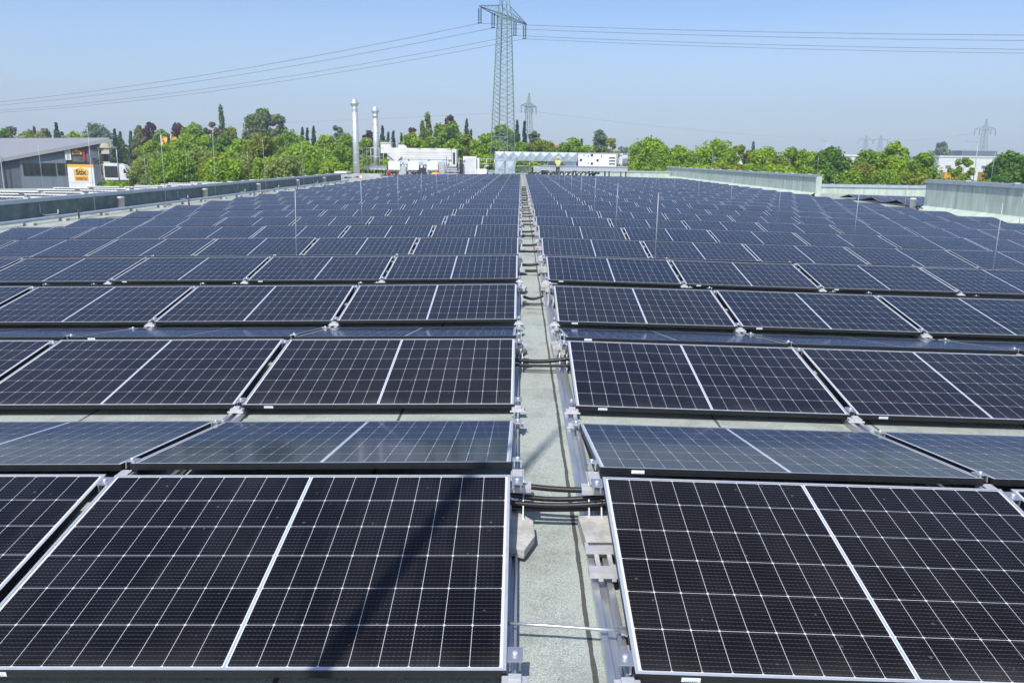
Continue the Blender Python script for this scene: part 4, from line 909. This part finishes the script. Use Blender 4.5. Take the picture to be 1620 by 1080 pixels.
def house(name, lab, px0, px1, yb_top, yr, Y, dep, wallm='plaster', roofm='tile', cat='house', gable=False):
    a_, b_ = at(px0, yb_top, Y), at(px1, yb_top, Y); zr = at((px0+px1)/2, yr, Y).z-G; t = thing(name, ((a_.x+b_.x)/2, Y, G), lab, cat); W_ = (b_.x-a_.x)/2; zw = a_.z-G
    m = MB(); m.box(-W_, W_, 0, dep, 0, zw); m.build('wall', wallm, t); m = MB()
    if gable:
        m.add([(-W_-.3, -.3, zw), (W_+.3, -.3, zw), (0, -.3, zr), (-W_-.3, dep+.3, zw), (W_+.3, dep+.3, zw), (0, dep+.3, zr)], [(0, 1, 2), (3, 5, 4), (0, 2, 5, 3), (1, 4, 5, 2), (0, 3, 4, 1)])
    else:
        m.add([(-W_-.3, -.4, zw), (W_+.3, -.4, zw), (W_, dep/2, zr), (-W_, dep/2, zr), (-W_-.3, dep+.4, zw), (W_+.3, dep+.4, zw)], [(0, 1, 2, 3), (3, 2, 5, 4), (0, 3, 4), (1, 5, 2), (0, 4, 5, 1)])
    m.build('roof', roofm, t)
    for k in range(3):
        w0 = MB(); x = -W_*.6+W_*.6*k; w0.box(x-.5, x+.5, -.03, -.002, zw*.55, zw*.8); w0.build('window', 'window', t)
    return t
house('house', 'house with a red tiled roof among the trees right of the pylon', 872, 889, 240, 229.5, 190, 9)
house('house', 'house with a red roof behind the flags at left', 286, 304, 241, 231, 230, 9)
house('house', 'pale yellow gabled house behind the grey building', 160, 172, 234, 220, 200, 9, 'plaster', 'plaster', gable=True)
def hall(lab, px0, px1, yt_, Y, dep, wallm, win=(), strip=None):
    a_, b_ = at(px0, yt_, Y), at(px1, yt_, Y); t = thing('warehouse', ((a_.x+b_.x)/2, Y, G), lab, 'warehouse'); W_ = (b_.x-a_.x)/2; zt = (a_.z+b_.z)/2-G
    m = MB(); m.box(-W_, W_, 0, dep, 0, zt); m.build('wall', wallm, t); m = MB(); m.box(-W_-.2, W_+.2, -.2, dep+.2, zt+.004, zt+.5); m.build('roof_edge', 'white' if wallm == 'white' else 'galv_dull', t)
    for px, py, w_, h_ in win:
        q = at(px, py, Y); m = MB(); fr_ = m.box(q.x-t.location.x-w_-.15, q.x-t.location.x+w_+.15, -.06, -.002, q.z-G-h_-.15, q.z-G+h_+.15); wf = m.build('window', 'galv_dull', t)
        for k in range(2):
            for l in range(2):
                m = MB(); x = q.x-t.location.x-w_+k*w_; z = q.z-G-h_+l*h_; m.box(x+.1, x+w_-.1, -.09, -.061, z+.08, z+h_-.08); m.build('pane', 'window', wf)
    return t
hall('white logistics hall behind the trees at far right', 1486, 1606, 249.5, 300, 40, 'white', ((1568, 267, 1.7, 1.5), (1500, 264, .9, .4), (1557, 264.5, .9, .4)))
hall('white hall glimpsed between trees right of centre', 1325, 1372, 247.5, 260, 30, 'white')
hall('white hall glimpsed behind the tree above the long right parapet', 1155, 1205, 244, 250, 30, 'white', ((1180, 252, 1.0, .8),))
hall('low white hall edge behind the far platform railing', 980, 1003, 246, 230, 20, 'white')
hall('grey far hall above the white logistics hall', 1522, 1578, 239.5, 520, 40, 'clad')
hall('dark far hall at the far right horizon', 1578, 1610, 246, 520, 40, 'clad_dark')
for k, (x0, x1, yt_, Y) in enumerate(((1493, 1514, 272.5, 255), (1515, 1535, 274, 250), (1552, 1575, 272.5, 258))):
    a_, b_ = at(x0, 290, Y), at(x1, yt_, Y); t = thing('trailer', ((a_.x+b_.x)/2, Y, G), f'yellow lorry trailer by the white hall, {ORD[k]} from the left', 'trailer', 'yellow trailers'); W_ = (b_.x-a_.x)/2; zt = b_.z-G
    m = MB(); m.box(-W_, W_, 0, 2.5, 1.0, zt); m.build('box_body', 'yellow', t, .04); m = MB(); m.box(-W_, W_, .3, 2.2, .8, .997); m.build('chassis', 'dark', t)
    for x in (-W_*.6, -W_*.3, W_*.7): m = MB(); m.tube([(x, .05, .45), (x, .4, .45)], .45, 14); m.build('wheel', 'black', t)
def lamp(px, ytop, Y, lab, arm=1.2):
    q = at(px, ytop, Y); t = thing('street_lamp', (q.x, Y, G), lab, 'street lamp', 'street lamps'); h = q.z-G
    m = MB(); m.tube([(0, 0, 0), (0, 0, h*.6), (0, 0, h)], [.10, .08, .06], 8); m.build('pole', 'galv_dull', t)
    m = MB(); m.tube([(0, 0, h), (-arm*.5, 0, h+.25), (-arm, 0, h+.3)], .05, 8); m.build('arm', 'galv_dull', t); m = MB(); m.box(-arm*1.6, -arm, -.14, .14, h+.22, h+.38); m.build('lamp_head', 'galv_dull', t, .04)
lamp(1548, 226, 180, 'curved arm street lamp in front of the white hall', 1.6)
lamp(1370, 235, 200, 'small street lamp between the trees below the far pylon pair', 1.0)
lamp(1309, 224, 190, 'street lamp above the tree right of the long right parapet', 1.0)
lamp(184, 236, 160, 'street lamp with a white head behind the grey building', .25)
lamp(321, 219, 180, 'street lamp above the dark round bush at left', 1.0)
lamp(300, 227, 170, 'street lamp right of the yellow flags', .8)
for k, px in enumerate((254.5, 269.8, 283.5)):
    q = at(px, 214, 150); t = thing('flagpole', (q.x, 150, G), f'white flagpole with a narrow yellow flag, {ORD[k]} from the left', 'flagpole', 'flagpoles with yellow flags'); h = q.z-G
    m = MB(); m.tube([(0, 0, 0), (0, 0, h)], [.09, .05], 8); m.build('pole', 'white', t)
    m = MB(); n_ = 10; vs_ = []
    for i in range(n_+1):
        for s_ in (0, 1): vs_.append((.1+s_*(.9+.08*math.sin(i*.9)), .18*math.sin(i*.8+s_*1.5), h-.3-i*.26))
    m.add(vs_, [(2*i, 2*i+1, 2*i+3, 2*i+2) for i in range(n_)]); fl = m.build('flag', 'yellow', t)
    o = link('lettering', text_mesh('S', .9, 'ink', depth=.005, bold=.03), fl); o.rotation_euler = (R(90), 0, 0); o.location = (.55, -.3, h-1.3)

# ------------------------------------------------------------------ trees
def leaf_cloud(cs, rad, n, size, flat=.0):
    """n leaf quads spread over lumpy clumps cs (k,3) with radii rad (k,3)"""
    k = nrg.integers(0, len(cs), n); d = nrg.normal(size=(n, 3)); d /= np.linalg.norm(d, axis=1)[:, None]
    r_ = nrg.uniform(.15, 1.0, n)**.5; P = cs[k]+d*r_[:, None]*rad[k]
    nr = d*.9+nrg.normal(size=(n, 3))*.55+np.array([0, 0, .35]); nr /= np.linalg.norm(nr, axis=1)[:, None]
    a_ = nrg.normal(size=(n, 3)); e = np.cross(nr, a_); e /= np.linalg.norm(e, axis=1)[:, None]; f = np.cross(nr, e)
    s_ = size*nrg.uniform(.55, 1.35, n)[:, None]; e *= s_*.5; f *= s_*.72
    V = np.stack([P-e*.35-f, P+e-f*.1, P+e*.2+f, P-e+f*.15], 1).reshape(-1, 3); return V
def cloud_mesh(name, V, m_):
    n = len(V)//4; me = bpy.data.meshes.new(name); me.vertices.add(len(V)); me.vertices.foreach_set('co', V.astype(np.float32).ravel())
    me.loops.add(n*4); me.loops.foreach_set('vertex_index', np.arange(n*4, dtype=np.int32)); me.polygons.add(n)
    me.polygons.foreach_set('loop_start', np.arange(0, n*4, 4, dtype=np.int32)); me.update(calc_edges=True); me.materials.append(m_); return me
CAT = {'conifer': 'conifer', 'poplar': 'poplar', 'bush': 'bush'}
def tree(px, ytop, wpx, Y, sp, shape, lab, group, ybase=None, dens=1.0):
    wpx *= {'conifer': 1.5, 'round': 1.14, 'open': 1.1, 'bush': 1.15, 'poplar': 1.15}[shape]; q = at(px, ytop, Y); H_ = q.z-G; Wd = wpx*Y/F_PX; t = thing({'conifer': 'conifer_tree', 'poplar': 'poplar_tree', 'bush': 'bush', 'round': 'broadleaf_tree', 'open': 'broadleaf_tree'}[shape], (q.x, Y, G), lab, CAT.get(shape, 'tree'), group)
    t.rotation_euler.z = rng.uniform(0, 6)
    size = max(.14, 1.9*Y/803)
    if shape == 'conifer':
        nl = 16; cs = []; rd = []
        for i in range(nl):
            z = H_*(.10+.88*i/(nl-1)); rr = Wd/2*(1-(i/(nl-1))**1.25)*1.05+.12; nn = max(3, int(9*(1-i/nl))+2)
            for a in range(nn):
                an = rng.uniform(0, 6.28); cs.append((math.cos(an)*rr*.5, math.sin(an)*rr*.5, z-rr*.12)); rd.append((rr*.62+.08, rr*.62+.08, H_*.06))
        cs, rd = np.array(cs), np.array(rd)
    elif shape == 'poplar':
        cs, rd = [], []
        for i in range(46):
            f = rng.random(); z = H_*(.10+.88*f); rr = Wd/2*(.45+.75*math.sin(min(1, f*1.05)*math.pi*.92)); an = rng.uniform(0, 6.28); k = rng.random()**.5*.6
            cs.append((math.cos(an)*rr*k, math.sin(an)*rr*k, z)); rd.append((Wd*.2, Wd*.2, H_*.07))
        cs, rd = np.array(cs), np.array(rd)
    else:
        cs, rd = [], []; nc = 80 if shape == 'round' else (60 if shape == 'bush' else 44)
        zlo = H_*(.10 if shape != 'bush' else .0); zc0 = (zlo+H_)/2; hz_ = (H_-zlo)/2
        sc = {'round': .34, 'bush': .36, 'open': .24}[shape]
        lob = [[rng.uniform(.74, 1.06) for _ in range(7)] for _ in range(4)]
        for i in range(nc):
            u = rng.uniform(-.95, 1); an = rng.uniform(0, 6.28); k = rng.uniform(.86, 1) if i < nc*.7 else rng.random()**.5*.85
            lb = lob[min(3, int((u+1)*2))][int(an/6.29*7)]; prof = (max(0, 1-abs(u)**2.4))**.5 if u > 0 else (max(0, 1-abs(u)**3.2))**.5
            s_ = rng.uniform(.55, 1.2)*sc; rx = Wd*s_*.5; rzz = min(rx, H_*.5*s_)
            top = 1-rzz/hz_*.75
            cs.append((math.cos(an)*prof*(Wd/2-rx*.7)*k*lb, math.sin(an)*prof*(Wd/2-rx*.7)*k*lb, zc0+u*hz_*top*(1 if k > .8 else k)*(.9+.1*lb))); rd.append((rx, rx, rzz))
        cs.append((0, 0, H_-rd[0][2])); rd.append(rd[0]); cs, rd = np.array(cs), np.array(rd)
    apx = wpx*.632*(H_*F_PX/Y*.632); n = int(np.clip(apx*3.8*dens, 1300, 14000)*(1 if shape != 'open' else .5))
    V = leaf_cloud(cs, rd, n, size*(1 if shape != 'conifer' else .85)); V[:, 2] = np.maximum(V[:, 2], .05)
    link('crown', cloud_mesh('crown', V, LF[sp]), t)
    m = MB(); r0 = max(.06, Wd*.03); top = H_*(.93 if shape in ('conifer', 'poplar') else .62)
    m.tube([(0, 0, 0), (.1, 0, top*.35), (0, .1, top*.7), (0, 0, top)], [r0*1.25, r0, r0*.6, r0*.15], 7)
    if shape in ('round', 'open', 'bush'):
        for i in range(min(9, len(cs))):
            c = cs[i]; a_ = Vector((0, 0, H_*rng.uniform(.16, .42))); b_ = Vector(c); m.tube([a_, a_.lerp(b_, .5)+Vector((0, 0, H_*.03)), b_], [r0*.5, r0*.3, r0*.08], 5)
    m.build('trunk', 'bark', t)
GB = 'trees behind the left roof edge'; GC = 'trees behind the roof plant'; GR = 'trees along the right roof edge'
TREES = [
 # px, top, width px, distance, foliage, shape, label, group
 (5, 203, 40, 160, 'dark', 'round', 'dark green tree at the far left picture edge', GB),
 (47, 206, 56, 175, 'olive', 'round', 'olive green tree above the left end of the grey building', GB),
 (18, 199, 40, 230, 'brown', 'open', 'thin bare brownish tree behind the leftmost trees', GB),
 (72, 203, 26, 220, 'brown', 'open', 'pale bare tree between the olive tree and dark fir', GB),
 (88.5, 197, 18, 170, 'conifer', 'conifer', 'dark fir above the middle of the grey building', GB),
 (54, 202, 9, 190, 'conifer', 'conifer', 'small dark fir top behind the olive tree', GB),
 (78, 209, 7, 190, 'conifer', 'conifer', 'tiny dark fir just left of the large left fir', GB),
 (97, 208, 22, 185, 'brown', 'open', 'brownish bare tree right of the dark fir', GB),
 (118, 208, 34, 180, 'bright', 'round', 'light green tree above the grey building roof', GB),
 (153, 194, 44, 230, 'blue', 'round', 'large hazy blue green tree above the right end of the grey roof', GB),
 (181, 206, 15, 180, 'conifer', 'conifer', 'slim dark conifer right of the hazy blue green tree', GB),
 (190, 211, 26, 190, 'dark', 'conifer', 'broad dark conifer behind the white van', GB),
 (180, 224, 40, 205, 'mid', 'round', 'mid green tree just right of the grey building', GB),
 (206, 209, 12, 170, 'conifer', 'conifer', 'slim conifer left of the brown bare trees', GB),
 (218, 200, 18, 175, 'pale', 'poplar', 'pale slim tree left of the first maroon tree', GB),
 (222, 208, 34, 168, 'brown', 'open', 'broad bare brown tree at left', GB),
 (236, 193, 26, 180, 'maroon', 'round', 'maroon leaved tree, the left one of the left pair', GB),
 (241, 203, 16, 170, 'conifer', 'conifer', 'dark conifer in front of the left maroon tree', GB),
 (256, 204, 34, 170, 'mid', 'round', 'green tree between the two left maroon trees', GB),
 (281, 194, 26, 185, 'maroon', 'round', 'maroon leaved tree above the yellow flags', GB),
 (306, 193, 40, 175, 'mid', 'round', 'green tree right of the flags in the back row', GB),
 (348, 169, 11, 200, 'pale', 'poplar', 'tall slim poplar standing alone at left', GB),
 (335, 193, 36, 185, 'brown', 'open', 'bare brown tree beside the slim poplar', GB),
 (366, 201, 46, 170, 'olive', 'open', 'olive budding tree right of the slim poplar', GB),
 (399, 180, 34, 190, 'pale', 'round', 'pale birch crown, left half of the tall pair', GB),
 (416, 170, 40, 190, 'pale', 'round', 'tallest pale birch behind the left bushes', GB),
 (438, 184, 32, 190, 'pale', 'poplar', 'pale birch right of the tallest one', GB),
 (350, 211, 46, 130, 'dark', 'round', 'dark round bushy tree in the middle of the left belt', GB),
 (412, 210, 52, 118, 'olive', 'round', 'olive orange tree in the left belt with budding leaves', GB),
 (292, 212, 56, 140, 'bright', 'round', 'bright green tree under the yellow flags', GB),
 (246, 222, 60, 135, 'mid', 'round', 'mid green tree below the flagpoles', GB),
 (323, 213, 44, 145, 'bright', 'round', 'bright green tree left of the dark round one', GB),
 (378, 220, 60, 125, 'bright', 'round', 'bright green tree right of the dark round one', GB),
 (458, 207, 56, 150, 'mid', 'round', 'mid green tree left of the small firs', GB),
 (478, 204, 10, 165, 'conifer', 'conifer', 'small dark fir, left of the three', GB),
 (486, 205, 11, 165, 'conifer', 'conifer', 'small dark fir, middle of the three', GB),
 (496, 202, 13, 165, 'conifer', 'conifer', 'small dark fir, right of the three', GB),
 (515, 212, 40, 140, 'bright', 'round', 'bright green tree left of the feathery pale tree', GB),
 (531, 198, 40, 170, 'blue', 'open', 'feathery pale blue green tree left of the flues', GB),
 (548, 210, 40, 140, 'mid', 'round', 'mid green tree directly left of the taller flue', GB),
 (480, 224, 70, 115, 'bright', 'round', 'broad bright green tree behind the left parapet end', GB),
 (540, 228, 60, 112, 'mid', 'round', 'broad mid green tree behind the flue stacks', GB),
 (583, 205, 20, 190, 'maroon', 'round', 'small maroon tree between the two flues', GC),
 (579, 218, 44, 150, 'mid', 'round', 'green tree between the two flues', GC),
 (605, 202, 14, 170, 'conifer', 'conifer', 'dark fir just right of the shorter flue', GC),
 (614, 211, 10, 170, 'conifer', 'conifer', 'second dark fir right of the shorter flue', GC),
 (622, 210, 12, 170, 'conifer', 'conifer', 'third dark fir right of the shorter flue', GC),
 (635, 213, 10, 175, 'conifer', 'conifer', 'fourth small dark fir right of the flues', GC),
 (602, 222, 50, 140, 'olive', 'round', 'olive tree behind the air scoop', GC),
 (655, 209, 48, 140, 'bright', 'round', 'bright green tree above the chiller', GC),
 (654, 201, 30, 190, 'maroon', 'open', 'thin maroon tree behind the bright one above the chiller', GC),
 (676, 180, 14, 175, 'willow', 'poplar', 'pale green poplar above the chiller', GC),
 (668, 192, 10, 175, 'willow', 'poplar', 'lower pale poplar beside the taller one', GC),
 (694, 194, 40, 165, 'mid', 'round', 'left green tree of the big clump right of the poplar', GC),
 (716, 193, 46, 160, 'mid', 'round', 'right green tree of the big clump left of the pylon', GC),
 (712, 182, 26, 185, 'maroon', 'round', 'maroon tree top rising behind the big green clump', GC),
 (717, 201, 14, 150, 'conifer', 'conifer', 'slim dark conifer in front of the big green clump', GC),
 (738, 192, 14, 165, 'conifer', 'conifer', 'pointed dark cypress left of the pylon', GC),
 (745, 208, 12, 168, 'conifer', 'conifer', 'lower dark cypress beside the pointed one', GC),
 (718, 220, 34, 130, 'bright', 'round', 'small bright green tree behind the chiller end', GC),
 (738, 216, 22, 135, 'olive', 'poplar', 'yellowish upright tree behind the condenser', GC),
 (766, 211, 50, 130, 'bright', 'round', 'bright green tree left of the pylon legs', GC),
 (795, 197, 44, 175, 'mid', 'round', 'green tree seen through the pylon lattice', GC),
 (818.5, 193, 14, 160, 'conifer', 'conifer', 'taller dark cypress right of the pylon', GC),
 (830, 195, 11, 165, 'conifer', 'conifer', 'shorter dark cypress under the smaller pylon', GC),
 (845, 207, 34, 180, 'blue', 'open', 'pale green tree behind the smaller pylon', GC),
 (826, 225, 40, 140, 'mid', 'round', 'dark green tree above the left end of the horizontal duct', GC),
 (860, 222, 54, 140, 'olive', 'round', 'yellow green tree above the middle of the horizontal duct', GC),
 (905, 217, 52, 140, 'mid', 'round', 'mid green tree right of the red roofed house', GC),
 (920, 222, 14, 180, 'conifer', 'conifer', 'dark conifer behind the tree right of the red roof', GC),
 (928, 229, 40, 150, 'bright', 'round', 'green tree above the white air handling unit', GC),
 (949, 205, 30, 190, 'blue', 'round', 'tall pale green tree right of centre', GC),
 (966, 218, 36, 180, 'olive', 'open', 'lower olive tree beside the tall pale one', GC),
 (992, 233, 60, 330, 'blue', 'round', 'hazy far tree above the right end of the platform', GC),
 (1027, 217, 62, 120, 'bright', 'round', 'big bright green tree left of the long right parapet', GR),
 (1075, 229, 56, 120, 'bright', 'round', 'lower green tree right of the big bright one', GR),
 (1050, 243, 60, 112, 'mid', 'round', 'low green tree directly behind the parapet start', GR),
 (1135, 218, 72, 115, 'bright', 'round', 'broad bright green tree above the long right parapet', GR),
 (1172, 229, 48, 118, 'olive', 'open', 'sparse olive tree with white hall showing through', GR),
 (1103, 243, 44, 112, 'mid', 'round', 'low green tree between the two bright ones', GR),
 (1213, 231, 54, 110, 'bright', 'round', 'green tree with light clumps above the long right parapet', GR),
 (1192, 225, 12, 260, 'conifer', 'conifer', 'distant dark conifer above the sparse olive tree', GR),
 (1255, 232, 60, 108, 'mid', 'round', 'mid green tree near the right end of the long parapet', GR),
 (1236, 247, 50, 104, 'olive', 'round', 'low olive tree in front of the green ones', GR),
 (1315, 232, 56, 100, 'dark', 'round', 'dark green tree above the gap between the right parapets', GR),
 (1344, 250, 40, 120, 'willow', 'open', 'sparse yellow green tree right of the dark one', GR),
 (1284, 240, 44, 112, 'bright', 'round', 'light green tree left of the dark one', GR),
 (1378, 236, 50, 105, 'mid', 'round', 'mid green tree left of the tall bright one', GR),
 (1368, 255, 50, 95, 'olive', 'round', 'low olive tree below the far pylon pair', GR),
 (1420, 223, 46, 102, 'bright', 'round', 'tall bright green tree above the side bay', GR),
 (1430, 250, 56, 95, 'bright', 'round', 'low bright tree in front of the tall bright one', GR),
 (1466, 241, 56, 92, 'mid', 'round', 'round mid green tree left of the white hall', GR),
 (1492, 224, 22, 330, 'blue', 'round', 'distant pale tree with a slanting crown above the white hall', GR),
 (1502, 237, 16, 330, 'blue', 'round', 'distant small pale tree right of the slanting one', GR),
 (1526, 249, 44, 100, 'mid', 'open', 'sparse green tree in front of the white hall', GR),
 (1508, 281, 56, 96, 'olive', 'bush', 'olive bush below the white hall', GR),
 (1550, 283, 60, 96, 'mid', 'bush', 'mid green bush under the right lightning rod', GR),
 (1602, 239, 62, 100, 'dark', 'round', 'dark green tree at the right picture edge', GR),
 (1640, 240, 60, 100, 'dark', 'round', 'dark green tree cut by the right picture edge', GR),
 (1580, 255, 40, 102, 'dark', 'round', 'low dark tree left of the right edge tree', GR),
 (1400, 268, 70, 90, 'mid', 'bush', 'mid green bush above the side bay parapet', GR),
 (1345, 270, 60, 88, 'mid', 'bush', 'green bush left of the side bay bushes', GR),
 (1448, 270, 56, 88, 'olive', 'bush', 'brownish olive bush beside the right parapet corner', GR),
 (1030, 262, 60, 112, 'mid', 'bush', 'low bush left end of the long right parapet', GR),
 (990, 258, 40, 112, 'bright', 'bush', 'bright bush behind the platform railing', GR),
]
for k, (px, yt_, wd) in enumerate(((234, 245, 56), (255, 236, 60), (275, 238, 72), (312, 232, 70), (345, 240, 64), (352, 246, 66), (392, 244, 70), (425, 246, 60), (450, 243, 66))):
    TREES.append((px, yt_, wd, 100-(k % 3)*5, ('willow', 'willow', 'mid', 'willow', 'olive', 'bright', 'willow', 'bright', 'willow')[k], 'bush', f'grey green willow bush in front of the left tree belt, {ORD[k]} from the left', 'willow bushes behind the lower roof'))
for k, (px, yt_, wd) in enumerate(((490, 250, 70), (525, 252, 60), (585, 248, 60), (610, 250, 60), (745, 250, 50), (770, 246, 50), (815, 250, 50), (850, 248, 50), (838, 256, 40))):
    TREES.append((px, yt_, wd, 104, ('mid', 'bright', 'mid', 'bright', 'mid', 'bright', 'mid', 'bright', 'mid')[k], 'bush', f'green bush seen low behind the roof plant, {ORD[k]} from the left', 'bushes behind the roof plant'))
for k, (px, yt_, wd) in enumerate(((1062, 256, 70), (1108, 258, 70), (1150, 256, 70), (1190, 258, 66), (1232, 258, 70), (1275, 258, 66), (1310, 262, 60), (1480, 281, 40), (1590, 276, 50))):
    TREES.append((px, yt_, wd, 98, ('mid', 'bright', 'olive', 'mid', 'bright', 'mid', 'dark', 'mid', 'dark')[k], 'bush', f'green undergrowth bush behind the right parapets, {ORD[k]} from the left', 'undergrowth behind the right parapets'))
TREES.append((176, 286, 60, 98, 'bright', 'bush', 'clipped bright green hedge bush in front of the white van', GB))
for T in TREES: tree(*T)
# far wooded horizon
V = []
for X in range(-420, 520, 5):
    Y = 430+60*math.sin(X*.013)+rng.uniform(-15, 15); h = rng.uniform(6.5, 11); V.append(leaf_cloud(np.array([(X+rng.uniform(-3, 3), Y+rng.uniform(-8, 8), G+h*f) for f in (.25, .5, .72)]), np.array([(5, 5, h*.3)]*3), 110, 1.15))
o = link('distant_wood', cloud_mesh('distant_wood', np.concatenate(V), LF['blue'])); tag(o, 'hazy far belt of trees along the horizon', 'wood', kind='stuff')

# mast behind the viewer whose shadow falls over the nearest left panel
e_ = SUN_TRAVEL.copy(); tip = onz(893, 670, .0); base = onz(507, 1062, HL+.03); hh = 6.4
d2 = Vector((e_.x, e_.y)); tipz = hh; fx = tip.x+e_.x/e_.z*(hh) if False else tip.x+(e_.x/e_.z)*hh; fy = tip.y+(e_.y/e_.z)*hh
m = MB(); m.tube([(0, 0, 0), (0, 0, 3.2), (0, 0, 5.2), (0, 0, hh)], [.040, .036, .031, .010], 12); m.box(-.2, .2, -.2, .2, 0, .03)
tag(m.build('roof_mast', 'galv_dull', None, 0, (fx, fy, rz_(fx))), 'slender grey roof mast whose shadow crosses the nearest left panel', 'mast')

# ------------------------------------------------------------------ haze
hm = bpy.data.materials.new('haze'); hm.use_nodes = True; hn = hm.node_tree; hn.nodes.clear()
ho = hn.nodes.new('ShaderNodeOutputMaterial'); hv = hn.nodes.new('ShaderNodeVolumePrincipled'); hv.inputs['Density'].default_value = .0007; hv.inputs['Color'].default_value = (.76, .87, 1.0, 1); hv.inputs['Anisotropy'].default_value = .2
hn.links.new(hv.outputs[0], ho.inputs['Volume'])
hb = MB(); hb.box(-800, 800, -150, 900, G-1, 62); tag(hb.build('haze', hm), kind='stuff')
